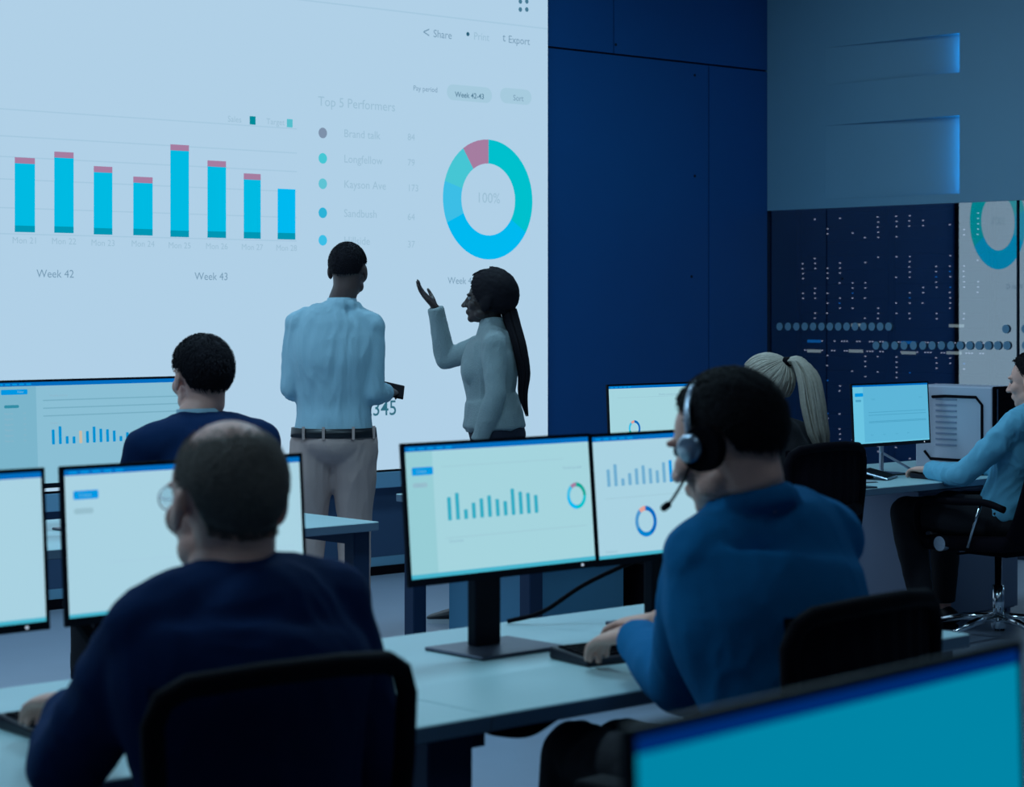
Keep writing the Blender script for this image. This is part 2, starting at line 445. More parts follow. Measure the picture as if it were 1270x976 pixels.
bm = B(); box(bm, 1.6, SX1, -.06, -.008, SZ0, SZ1, 0); box(bm, 1.58, SX1 + .006, -.066, -.004, SZ0 - .006, SZ0 - .0005)
build('screen_housing', bm, M_black, vw)
S = Screen((0, -.0615, 0), (1, 0, 0), (0, 0, 1), (0, -1, 0), .0012)
S.rect(1.604, SX1 - .004, SZ0 + .004, SZ1 - .004, E_bg, 0)
P = wallpt
bars = [(18, 43, 195, 287), (67, 91, 188, 288), (116, 139, 206, 290), (165, 189, 219, 291), (211, 234, 179, 293), (257, 280, 199, 294), (302, 323, 215, 295), (344, 366, 234, 296)]
zb = []
def hline(x0p, y0p, x1p, m=E_line, th=.006, ext=None):
    X1, z = P(x1p, y0p); Xa = ext if ext is not None else P(x0p, y0p)[0]; S.rect(Xa, X1, z - th / 2, z + th / 2, m, 1)
hline(0, 172, 368, ext=1.7) if False else None
for py in (160, 190, 213, 238, 270):
    hline(0, py, 368, ext=4.2)
hline(0, 299, 368, ext=4.2)
for i, (a, b, t, bo) in enumerate(bars):
    Xa, zt = P(a, t); Xb, _ = P(b, t); _, z0_ = P((a + b) / 2, bo + 1)
    _, zc = P((a + b) / 2, t + 8); _, zd = P((a + b) / 2, bo - 7)
    last = i == 7
    S.rect(Xa, Xb, zd, zt if last else zc, E_blue if last else E_cyan, 2)
    if not last: S.rect(Xa, Xb, zc, zt, E_red, 2)
    S.rect(Xa, Xb, z0_, zd, E_base, 2)
    zb.append((Xa, Xb, z0_))
    S.text('Week 4%d' % (2 if i < 4 else 3) if False else 'Mon 2%d' % (1 + i), (Xa + Xb) / 2, P((a + b) / 2, bo + 15)[1], .045, E_faint, 2, 'CENTER')
w_ = zb[1][0] - zb[0][0]; bw = zb[0][1] - zb[0][0]; zlow = zb[0][2]
for k in range(1, 6):       # the same chart going on to the left
    Xa = zb[0][0] - w_ * k * 1.0; hgt = (.30, .38, .45, .33, .41)[k - 1]
    S.rect(Xa, Xa + bw, zlow + .035, zlow + hgt - .04, E_cyan, 2); S.rect(Xa, Xa + bw, zlow + hgt - .04, zlow + hgt, E_red, 2); S.rect(Xa, Xa + bw, zlow, zlow + .035, E_base, 2)
for (px, py, s) in ((45, 344, 'Week 42'), (241, 347, 'Week 43')):
    X, z = P(px, py); S.text(s, X, z, .056, E_txt, 2)
for (px, py, m) in ((313, 149.5, E_mark), (359, 153, emit('chart_mark_mint', rgb(85, 190, 205)))):
    X, z = P(px, py); S.rect(X - .019, X + .019, z - .022, z + .022, m, 2)
S.text('Sales', P(282, 152)[0], P(282, 151)[1], .045, E_faint, 2); S.text('Target', P(330, 155)[0], P(330, 154)[1], .045, E_faint, 2)
X, z = P(394, 131); S.text('Top 5 Performers', X, z, .074, E_faint, 2)
rows = [(165, E_grey, 'Brand talk', '84'), (196.5, E_mint, 'Longfellow', '79'), (228, emit('list_mint', rgb(95, 195, 212)), 'Kayson Ave', '173'), (264, emit('list_blue', rgb(45, 178, 215)), 'Sandbush', '64'), (298, E_sky, 'Hillside', '37')]
for (py, m, n_, v_) in rows:
    X, z = P(400, py); S.dot(X, z, .029, m, 2)
    X, z = P(426, py + 5); S.text(n_, X, z, .062, E_faint, 2)
    X, z = P(505, py + 9); S.text(v_, X, z, .055, E_faint, 2)
# donut
Xd, zd = P(605.5, 247.5); rx = (P(661, 247)[0] - P(550, 247)[0]) / 2
ri = rx * .60
for a0, a1, m in ((90, -32, E_green), (-32, -156, E_blue), (-156, -196, E_sky), (-196, -236, E_mint), (-236, -270, E_red)):
    S.arc(Xd, zd, ri, rx, a0, a1, m, 2)
S.text('100%', Xd, zd - .02, .085, E_faint, 2, 'CENTER')
# tool bar, filters
hline(350, 3, 679, ext=P(350, 3)[0]) if False else None
X, z = P(679, 36); S.rect(4.2, X, z - .004, z + .004, E_line, 1)
for px in (645, 653):
    for py in (-4, 2, 12):
        X, z = P(px, py); S.dot(X, z, .014, emit('chart_grid_icon', rgb(70, 120, 145)), 2)
for (px, py, s, sz) in ((537, 44, 'Share', .062), (587, 47, 'Print', .062), (630, 51, 'Export', .062)):
    X, z = P(px, py); S.text(s, X, z - .01, sz, E_txt if s != 'Print' else E_faint, 2)
X, z = P(524, 40); S.text('<', X, z - .03, .09, E_txt, 2)
X, z = P(580, 42.5); S.dot(X, z, .012, E_dark, 2)
X, z = P(623, 47); S.text('t', X, z - .02, .07, E_txt, 2)
X, z = P(512, 110); S.text('Pay period', X, z - .01, .042, E_txt, 2)
Xa, z = P(554, 115); Xb, _ = P(610, 115); S.pill(Xa, Xb, z - .04, z + .05, E_pillbg, 1); X, _ = P(564, 115); S.text('Week 42-43', X, z - .02, .044, emit('filter_text', rgb(85, 125, 150)), 2, bold=.01)
Xa, z = P(620, 119); Xb, _ = P(659, 119); S.pill(Xa, Xb, z - .04, z + .05, E_pillbg, 1); X, _ = P(636, 119); S.text('Sort', X, z - .02, .048, E_txt, 2)
X, z = P(555, 352); S.text('Week 42', X, z, .056, E_txt, 2)
X, z = P(451, 516); S.text('2345', X, z, .118, emit('number_text', rgb(45, 105, 125)), 2, bold=.004)
X, z = P(470, 478); S.text('A', X, z, .06, E_txt, 2)
S.build('display', vw)

# ceiling lamps (housing)
for i, (x, y) in enumerate(LAMPS):
    t = empty('ceiling_lamp', (x, y, CEIL), 0, cat='ceiling lamp', group='flat ceiling lamps', label='flat ceiling lamp, %s, %s' % (('over the left side of the room', 'over the middle of the room', 'towards the glass wall')[i // 3], ('near the viewer', 'between the desk rows', 'nearest the big screen')[i % 3]))
    bm = B(); box(bm, -.63, .63, -.33, .33, -.03, -.001); build('lamp_frame', bm, M_alu, t)
    bm = B(); box(bm, -.60, .60, -.30, .30, -.034, -.0305); build('diffuser', bm, emit('lamp_diffuser', (.55, .85, 1, 1), 1.5), t)

# ------------------------------------------------------------------ desks
def desk(x0, x1, y0, y1, zt, label, legs=((-1, -1), (-1, 1), (1, -1), (1, 1)), lw=.07, th=.032, group='pale office desks'):
    t = empty('office_desk', ((x0 + x1) / 2, (y0 + y1) / 2, 0), 0, cat='desk', group=group, label=label)
    hw, hd = (x1 - x0) / 2, (y1 - y0) / 2
    bm = B(); box(bm, -hw, hw, -hd, hd, zt - th, zt, 0, .003, 1)
    bm.faces.ensure_lookup_table()
    for f in bm.faces:
        if abs(f.calc_center_median().z - zt) > .004: f.material_index = 1
    build('tabletop', bm, [M_desk, M_edge], t)
    for (sx, sy) in legs:
        cx = sx * (hw - lw / 2 - .01); cy = sy * (hd - .07)
        bm = B(); box(bm, cx - lw / 2, cx + lw / 2, cy - .03, cy + .03, .012, zt - th, 0, .004, 1)
        disc(bm, (cx, cy, .006), (0, 0, 1), .025, .012, 12)
        build('leg', bm, M_frame, t)
    for sx in (-1, 1):
        cx = sx * (hw - lw / 2 - .01); bm = B()
        box(bm, cx - .02, cx + .02, -(hd - .10), hd - .10, zt - th - .05, zt - th - .001)
        build('crossbar', bm, M_frame, t)
    bm = B(); box(bm, -hw + lw, hw - lw, hd - .16, hd - .12, zt - th - .05, zt - th - .001); build('rail', bm, M_frame, t)
    return t
ALL = [(-1, -1), (-1, 1), (1, -1), (1, 1)]
ZT = .74
desk(1.08, 2.699, 3.02, 3.89, ZT, 'pale desk in front of the balding man in navy', ALL, .11)
desk(2.701, 4.19, 3.02, 3.89, ZT, 'pale desk in front of the man wearing a headset', [(-1, 1), (1, -1), (1, 1)], .08)
desk(3.20, 4.83, 6.0, 6.85, ZT, 'pale desk in the second row, its bare end beside the standing man')
desk(5.60, 7.14, 6.02, 6.85, ZT, 'pale desk in front of the blonde woman with the ponytail')
desk(7.16, 9.2, 5.86, 6.78, .72, 'pale desk at the far right with white computer tower on it')
desk(.80, 2.2, .88, 1.62, ZT, 'pale desk nearest the viewer, under the blurred teal monitor')
bpy.context.view_layer.update()
for o in list(COL.objects):
    if o.name.startswith('office_desk') and len(o.children) < 3: pass
# ------------------------------------------------------------------ monitors
E_mw = emit('display_white', rgb(168, 210, 226)); E_mt = emit('display_pale_teal', rgb(164, 212, 222)); E_mside = emit('display_side_teal', rgb(150, 205, 214))
E_mblue = emit('display_blue_bar', rgb(0, 108, 190)); E_btn = emit('display_button', rgb(0, 150, 225)); E_chip = emit('display_chip', rgb(150, 190, 205))
E_tealb = emit('display_teal_bar', rgb(45, 170, 195)); E_paleb = emit('display_pale_bar', rgb(110, 172, 208)); E_foot = emit('display_footer', rgb(70, 180, 205))
E_ft = emit('display_text', rgb(140, 180, 200)); E_orange = emit('display_orange', rgb(200, 185, 165)); E_peach = emit('display_peach', rgb(225, 160, 150))
E_dgreen = emit('display_green', rgb(0, 165, 150)); E_dblue = emit('display_royal', rgb(0, 105, 190)); E_dsky = emit('display_sky', rgb(110, 185, 220))
E_mb = emit('display_soft_blue', rgb(137, 190, 212)); E_mbs = emit('display_soft_side', rgb(122, 180, 203)); E_mbb = emit('display_vivid_bar', rgb(0, 145, 210))
E_far = emit('display_far_cyan', rgb(92, 180, 215)); E_fars = emit('display_far_side', rgb(105, 195, 225)); E_farl = emit('display_far_line', rgb(75, 160, 195))
E_fg = emit('display_dim_teal', rgb(0, 132, 165)); E_fgt = emit('display_dim_navy', rgb(0, 40, 105)); E_fg2 = emit('display_dim_teal_two', rgb(0, 112, 150))
def donut(s, u, v, r, parts, L=2, k=.7):
    a = 90
    for frac, m in parts: s.arc(u, v, r * k, r, a, a - 360 * frac, m, L); a -= 360 * frac
def ui_top(s, w, h, hh=.011):
    s.rect(0, w, h - hh, h, E_mblue, 1)
    for k in range(5): s.rect(.01 + k * .026, .028 + k * .026, h - hh * .7, h - hh * .3, E_btn, 2)
def ui_a(s, w, h):          # side bar, bars and donut
    s.rect(0, w, 0, h, E_mt, 0); ui_top(s, w, h)
    s.rect(0, .075, 0, h - .011, E_mside, 1); s.rect(0, w, 0, .009, E_foot, 2)
    s.pill(.016, .075, h - .062, h - .045, E_btn, 2, .003); s.text('Create', .028, h - .057, .010, E_dsky, 3)
    s.pill(.016, .058, h - .088, h - .078, E_chip, 2)
    s.text('Menu', .026, h - .086, .009, E_ft, 3)
    hs = (.050, .058, .021, .034, .042, .047, .038, .032, .058, .050, .046, .040)
    for i, q in enumerate(hs): s.pill(.110 + i * .0232, .1205 + i * .0232, .118, .118 + q, E_tealb, 2, .002)
    s.rect(.10, w - .02, .080, .081, E_chip, 2); s.text('Overview', .11, .070, .010, E_ft, 3)
    s.text('Results by week', w - .085, h - .070, .009, E_ft, 3); s.rect(.10, w - .08, h - .047, h - .0462, E_chip, 2)
    donut(s, w - .047, h - .132, .030, ((.25, E_dgreen), (.25, E_green), (.25, E_blue), (.15, E_sky), (.10, E_red)))
def ui_b(s, w, h):          # bars over a donut
    s.rect(0, w, 0, h, E_mw, 0); ui_top(s, w, h)
    s.rect(0, w, 0, .008, E_foot, 1); s.text('Dashboard', .02, .0125, .009, E_ft, 3)
    hs = (.040, .051, .017, .028, .038, .044, .036, .030, .048, .052, .046, .040, .034, .050)
    for i, q in enumerate(hs):
        s.pill(.040 + i * .0232, .0505 + i * .0232, .165, .165 + q, E_btn if i == 9 else E_paleb, 2, .002)
    s.rect(.03, w - .04, .137, .138, E_chip, 2)
    donut(s, .160, .078, .036, ((.42, E_dblue), (.25, emit('display_mid_blue', rgb(0, 130, 205))), (.23, emit('display_steel', rgb(75, 150, 205))), (.10, E_peach)))
def ui_c(s, w, h):          # nearly empty page
    s.rect(0, w, 0, h, E_mw, 0); ui_top(s, w, h); s.rect(0, w, 0, .007, E_foot, 1)
    s.pill(.018, .074, h - .058, h - .041, E_btn, 2, .003); s.text('Create', .030, h - .053, .010, E_dsky, 3)
    s.pill(.018, .062, h - .086, h - .075, E_chip, 2); s.rect(.09, w - .02, .10, .1007, E_line, 1)
def ui_d(s, w, h):
    s.rect(0, w, 0, h, E_mw, 0); ui_top(s, w, h); s.rect(0, w, 0, .008, E_foot, 1)
def ui_wide(s, w, h):
    s.rect(0, w, 0, h, E_mb, 0); s.rect(0, .150, 0, h - .012, E_mbs, 1); ui_top(s, w, h, .013)
    s.pill(.02, .118, h - .040, h - .023, E_btn, 2, .003); s.text('New', .08, h - .035, .012, E_dsky, 3)
    s.pill(.03, .085, h - .084, h - .074, emit('display_chip_dark', rgb(50, 140, 165)), 2)
    for k in range(6): s.text('Reports', .03, h - .105 - k * .018, .010, E_ft, 3); s.text('24', .10, h - .105 - k * .018, .009, E_ft, 3)
    for k, yy in enumerate((.060, .086, .112)):
        s.rect(.175, w - .02, h - yy - .004, h - yy, emit('display_soft_line', rgb(118, 172, 194)), 2)
    s.text('Weekly activity', .20, h - .050, .011, E_ft, 3); s.text('Orders', .20, h - .142, .010, E_ft, 3)
    hs = (.050, .060, .026, .024, .042, .040, .054, .046, .043, .038, .018, .03, .02)
    for i, q in enumerate(hs):
        u = .205 + i * .0262
        s.pill(u, u + .011, .128, .128 + q, E_orange if i == 4 else E_mbb, 2, .003)
def ui_far(s, w, h):
    s.rect(0, w, 0, h, E_far, 0); s.rect(0, .075, 0, h - .008, E_fars, 1); s.rect(0, w, h - .008, h, E_mblue, 2); s.rect(0, w, 0, .006, E_fars, 1)
    s.pill(.015, .075, h - .052, h - .036, E_btn, 2, .004); s.pill(.018, .06, h - .076, h - .066, E_farl, 2)
    s.text('Team', .13, h - .070, .013, E_farl, 3); s.text('Status', w - .07, h - .068, .011, E_farl, 3)
    for yy in (.105, .118, .147, .152): s.rect(.11, w - .02, h - .02 - yy - .003, h - .02 - yy, E_farl, 2)
    for k in range(4): s.text('Item', .12 + k * .09, .035, .011, E_farl, 3)
def ui_fg(s, w, h):
    s.rect(0, w, 0, h, E_fg, 0); s.rect(0, w, h - .013, h, E_fgt, 1)
    s.rect(0, w, h - .20, h - .14, E_fg2, 1)
    donut(s, w - .028, h - .168, .016, ((.5, emit('fg_green', rgb(60, 160, 50))), (.5, emit('fg_blue', rgb(0, 60, 140)))), 2, .3)
    s.pill(.02, .16, h - .215, h - .195, E_btn, 2, .004)
def ui_c2(s, w, h):
    s.rect(0, w, 0, h, E_mt, 0); ui_top(s, w, h)
    s.text('Monthly summary of all teams', .30, h - .045, .012, E_ft, 3); s.rect(.05, w - .05, h - .05, h - .049, E_chip, 2)
    donut(s, .145, .105, .035, ((.45, E_dblue), (.25, E_dgreen), (.2, E_sky), (.1, E_peach)))
def monitor(xc, y, zb, w, h, ui, label, lean=4, zt=ZT, stand='flat', rz=0):
    """xc,y: centre of the display's lower edge; zb: its height"""
    t = empty('computer_monitor', (xc, y + .05, zt), R(rz), cat='monitor', group='office monitors', label=label)
    L = R(lean); b = .008; z0 = zb - zt
    up = V((0, math.sin(L), math.cos(L))); nr = V((0, -math.cos(L), math.sin(L)))
    o = V((-w / 2, -.05, z0))
    m = Matrix.Translation(V((0, -.05, z0))) @ Matrix.Rotation(-L, 4, 'X')
    bm = B(); box(bm, -w / 2, w / 2, .002, .010, 0, h, 0, .002, 1); box(bm, -w * .42, w * .42, .009, .026, h * .08, h * .92, 0, .006, 2)
    # slim raised bezel and deeper back
    box(bm, -w / 2, w / 2, -.001, .004, 0, .016); box(bm, -w / 2, w / 2, -.001, .004, h - b, h)
    box(bm, -w / 2, -w / 2 + b, -.001, .004, .016, h - b); box(bm, w / 2 - b, w / 2, -.001, .004, .016, h - b)
    box(bm, -w * .28, w * .28, .024, .050, h * .2, h * .75, 0, .012, 2)
    bmesh.ops.transform(bm, matrix=m, verts=bm.verts[:])
    build('housing', bm, M_bezel, t)
    s = Screen(o + V((1, 0, 0)) * b + up * .016 + nr * .0002, (1, 0, 0), up, nr, .0003)
    ui(s, w - 2 * b, h - .016 - b); s.build('display', t)
    bm = B(); disc(bm, m @ V((w * .5 - .05, -.0015, .008)), nr, .003, .002, 10); build('power_light', bm, emit('power_white', rgb(190, 210, 230)), t)
    hub = m @ V((0, .05, h * .45))
    if stand == 'flat':
        bm = B(); box(bm, -.038, .038, hub.y, hub.y + .03, .006, hub.z + .04, 0, .005, 2); build('stand_neck', bm, M_bezel, t)
        bm = B(); box(bm, -.125, .125, hub.y - .12, hub.y + .075, 0, .008, 0, .003, 1)
        build('stand_base', bm, mat('grey_stand_base', (.08, .09, .13, 1), .35, metal=.6), t)
    elif stand == 'v':
        for s_ in (-1, 1):
            bm = B(); tube(bm, [(s_ * .15, hub.y + .01, hub.z - .05), (s_ * .235, hub.y + .01, z0 + .02), (s_ * .12, hub.y + .015, .022)], [.014, .016, .016], 8); build('stand_strut', bm, M_black, t)
        bm = B(); box(bm, -.16, .16, hub.y - .11, hub.y + .07, 0, .008, 0, .003, 1); build('stand_base', bm, M_black, t)
    else:
        bm = B(); tube(bm, [(0, hub.y + .01, .004), (0, hub.y + .01, hub.z)], .011, 10); build('stand_neck', bm, M_alu, t)
        bm = B()
        for s_ in (-1, 1): tube(bm, [(0, hub.y + .01, .10), (s_ * .13, hub.y - .09, .006)], .006, 8)
        box(bm, -.13, .13, hub.y - .1, hub.y - .085, 0, .008); box(bm, -.08, .08, hub.y - .1, hub.y + .05, 0, .006)
        build('stand_base', bm, M_alu, t)
    return t
monitor(3.219, 3.55, .905, .560, .305, ui_a, 'monitor with teal bar chart and side menu, beside headset man', 5)
monitor(3.790, 3.56, .902, .567, .305, ui_b, 'monitor with pale bars above a blue donut, behind headset man', 5)
monitor(2.466, 3.66, .885, .578, .308, ui_c, 'monitor with mostly blank page, behind the balding man', 4, stand='v')
monitor(1.850, 3.66, .885, .585, .308, ui_d, 'blank white monitor cut off at the left edge of the photo', 4)
monitor(3.955, 6.40, .895, .82, .362, ui_wide, 'ultrawide monitor with blue bars in front of the dark haired man in the second row', 3)
monitor(6.68, 6.42, .865, .567, .31, ui_c2, 'monitor peeking out between blue wall and headset man', 3)
monitor(8.11, 6.28, .855, .575, .292, ui_far, 'cyan lit monitor at the far right desk beside white tower', 3, zt=.72, stand='thin')
monitor(1.424, 1.140, .845, .575, .345, ui_fg, 'large blurred teal monitor in the bottom right foreground', 2, rz=5.2)

# laptop of the blonde woman
t = empty('laptop', (7.02, 6.22, ZT), R(-8), cat='laptop', label='small laptop half hidden by the blonde ponytail')
bm = B(); box(bm, -.16, .16, -.11, .11, 0, .016, 0, .004, 2); build('keyboard_base', bm, M_alu, t)
bm = B(); box(bm, -.16, .16, 0, .008, 0, .22, 0, .003, 1); bmesh.ops.transform(bm, matrix=Matrix.Translation((0, .11, .016)) @ Matrix.Rotation(R(-12), 4, 'X'), verts=bm.verts[:]); lid = build('lid', bm, M_alu, t)
up = V((0, math.sin(R(12)), math.cos(R(12)))); nr = V((0, -math.cos(R(12)), math.sin(R(12))))
s = Screen(V((-.152, .11, .016)) + up * .008 + nr * .0008, (1, 0, 0), up, nr, .0004)
s.rect(0, .304, 0, .205, emit('laptop_blue', rgb(15, 95, 150)), 0); s.rect(.08, .23, .02, .12, emit('laptop_dark', rgb(5, 30, 60)), 1); s.rect(.27, .30, 0, .2, emit('laptop_side', rgb(60, 140, 190)), 1)
s.build('display', lid)

# ------------------------------------------------------------------ keyboards, mice, towers, small things
def keyboard(x, y, zt, rz, label, w=.44):
    t = empty('keyboard', (x, y, zt), rz, cat='keyboard', group='black keyboards', label=label)
    bm = B(); box(bm, -w / 2, w / 2, -.07, .07, .0, .016, 0, .005, 2)
    for v in bm.verts:
        if v.co.z > .008: v.co.z += (v.co.y + .07) * .08
    build('case', bm, mat('keyboard_case', (.018, .018, .03, 1), .4, spec=.3), t)
    bm = B(); nx = int(w / .0215)
    for r_ in range(5):
        for c in range(nx):
            x0 = -w / 2 + .012 + c * .0195; y0 = -.055 + r_ * .0225
            z = .014 + (y0 + .07) * .08
            if x0 + .017 < w / 2 - .008: box(bm, x0, x0 + .0165, y0, y0 + .018, z, z + .007)
    build('keys', bm, M_black, t, kind='stuff'); return t
keyboard(3.43, 3.32, ZT, R(-8), 'black keyboard under the headset man\'s hands')
keyboard(2.17, 3.45, ZT, R(-2), 'black keyboard under the balding man\'s hand')
keyboard(8.22, 6.03, .72, 0, 'black keyboard under the far right man\'s hands')
def tower(x, y, z, w, dp, h, m, mf, label, dark_front):
    t = empty('computer_tower', (x, y, z), 0, cat='computer tower', label=label)
    bm = B(); box(bm, -w / 2, w / 2, -dp / 2, dp / 2, .012, h, 0, .008, 2); build('case', bm, m, t)
    bm = B()
    for sx in (-1, 1):
        bm = B(); box(bm, sx * (w / 2 - .03) - .012, sx * (w / 2 - .03) + .012, -dp / 2 + .03, dp / 2 - .03, 0, .013); build('foot_rail', bm, M_black, t)
    return t
# white tower standing on the far right desk: its side panel faces the room
yt0, yt1 = 5.98, 6.42
t = tower(8.47 + .1, (yt0 + yt1) / 2, .72, .21, yt1 - yt0, .405, M_white, M_black, 'white computer tower standing on the far right desk', True)
bm = B()     # raised rounded loop on the side panel
pts = []
x = -.105 - .002
lp = [(-.12, .350), (-.05, .355), (.0, .355), (.16 - .03, .355), (.165, .32), (.165, .09), (.13, .055), (-.13, .055), (-.165, .09)]
path = [V((x, .04 - q[0] * -1 if False else -q[0], q[1])) for q in lp]
tube(bm, path, .007, 8); build('side_groove', bm, M_black, t)
bm = B()
for k in range(9): box(bm, x - .001, x + .001, -.02, .10, .12 + k * .027, .128 + k * .027)
build('side_vent', bm, mat('vent_grey', (.22, .25, .36, 1), .6), t)
bm = B(); box(bm, -.108, .108, -(yt1 - yt0) / 2 - .012, -(yt1 - yt0) / 2 - .001, .01, .407, 0, .006, 2)
for k in range(3): box(bm, -.09, .09, -(yt1 - yt0) / 2 - .014, -(yt1 - yt0) / 2 - .011, .27 + k * .04, .302 + k * .04)
fr = build('front_panel', bm, M_black, t)
bm = B(); box(bm, -.088, -.080, -(yt1 - yt0) / 2 - .016, -(yt1 - yt0) / 2 - .0125, .17, .395); build('chrome_strip', bm, M_alu, fr)
# dark tower on the floor
t = tower(6.40, 6.30, 0, .22, .42, .46, M_black, M_black, 'black computer tower on the floor under the second row desk', True)
bm = B(); 
for k in range(3): box(bm, -.095, .095, -.214, -.2085, .36 - k * .05, .40 - k * .05, 0, .002, 1)
build('drive_bays', bm, mat('bay_grey', (.03, .03, .055, 1), .4), t)
bm = B(); box(bm, .0, .008, -.216, -.2085, .30, .325); build('power_light', bm, emit('tower_led', rgb(150, 180, 210)), t)
# pedestals
def cabinet(x0, x1, y0, y1, h, m, label, n=3):
    t = empty('drawer_cabinet', ((x0 + x1) / 2, (y0 + y1) / 2, 0), 0, cat='cabinet', label=label)
    w, dp = (x1 - x0) / 2, (y1 - y0) / 2
    bm = B(); box(bm, -w, w, -dp + .02, dp, .02, h, 0, .003, 1)
    for sx in (-1, 1):
        for sy in (-1, 1): box(bm, sx * (w - .03) - .015, sx * (w - .03) + .015, sy * (dp - .05) - .015, sy * (dp - .05) + .015, 0, .021)
    build('body', bm, m, t)
    for k in range(n):
        a, b = .03 + (h - .04) * k / n, .03 + (h - .04) * (k + 1) / n - .006
        bm = B(); box(bm, -w + .004, w - .004, -dp, -dp + .019, a, b, 0, .002, 1); d = build('drawer', bm, m, t)
        bm = B(); tube(bm, [(-.05, -dp - .001, b - .03), (-.05, -dp - .012, b - .03), (.05, -dp - .012, b - .03), (.05, -dp - .001, b - .03)], .004, 8); build('handle', bm, M_alu, d)
cabinet(5.72, 6.18, 6.12, 6.66, .56, mat('blue_grey_cabinet', (.07, .22, .36, 1), .45), 'blue grey cabinet under the desk beside the black tower', 1)
cabinet(8.28, 9.05, 6.24, 6.66, .63, M_wpanel, 'white cabinet under the far right desk behind the seated man\'s chair', 1)
# cables
def cable(name, pts, r, label, m=M_black, smooth=8):
    bm = B(); tube(bm, smoothpath(pts, smooth), r, 8); return build(name, bm, m, None, smooth=True, label=label, cat='cable')
cable('monitor_cable', [(3.50, 3.86, .746), (3.56, 3.80, .77), (3.66, 3.76, .83), (3.76, 3.68, .89)], .0055, 'dark cable rising from desk to the back of the donut monitor')
bm = B()
for k in range(4):
    tube(bm, smoothpath([(2.74, 3.10, .700), (2.80, 3.09 + .01 * k, .688 - .004 * k), (2.88, 3.11, .684 - .006 * k), (2.97, 3.11, .696), (3.02, 3.12, .702)], 6), .004, 6)
build('cable_bundle', bm, M_black, None, smooth=True, label='bundle of black cables sagging under the front desk edge', cat='cable')
# papers and tablet at the far right
t = empty('tablet', (7.86, 6.17, .72), R(25), cat='tablet', label='dark tablet leaning on desk beside far right keyboard')
bm = B(); box(bm, -.10, .10, -.07, .07, 0, .009, 0, .004, 2); bmesh.ops.transform(bm, matrix=Matrix.Rotation(R(14), 4, 'X'), verts=bm.verts[:]); bmesh.ops.translate(bm, vec=(0, 0, .018), verts=bm.verts[:]); build('tablet_body', bm, M_alu, t)
bm = B(); box(bm, -.092, .092, -.062, .062, .0092, .0098); bmesh.ops.transform(bm, matrix=Matrix.Rotation(R(14), 4, 'X'), verts=bm.verts[:]); bmesh.ops.translate(bm, vec=(0, 0, .018), verts=bm.verts[:]); build('tablet_glass', bm, M_black, t)
bm = B(); box(bm, -.04, .04, .03, .06, 0, .022); build('tablet_rest', bm, M_black, t)
t = empty('notebook', (7.56, 6.17, .72), R(-12), cat='notebook', label='open pale notebook on far right desk under the cyan monitor')
bm = B(); box(bm, -.15, .0, -.1, .1, 0, .008); box(bm, 0, .15, -.1, .1, 0, .006); build('pages', bm, mat('paper', (.42, .5, .56, 1), .8), t)
bm = B(); box(bm, -.155, .155, -.105, .105, -.0005, .002); build('cover', bm, M_black, t)
t = empty('desk_pad', (7.33, 5.95, .72), R(-4), cat='desk pad', label='dark pad on the near left corner of far right desk')
bm = B(); box(bm, -.14, .14, -.08, .08, 0, .006, 0, .002, 1); build('pad', bm, mat('pad_dark', (.01, .02, .04, 1), .6), t)

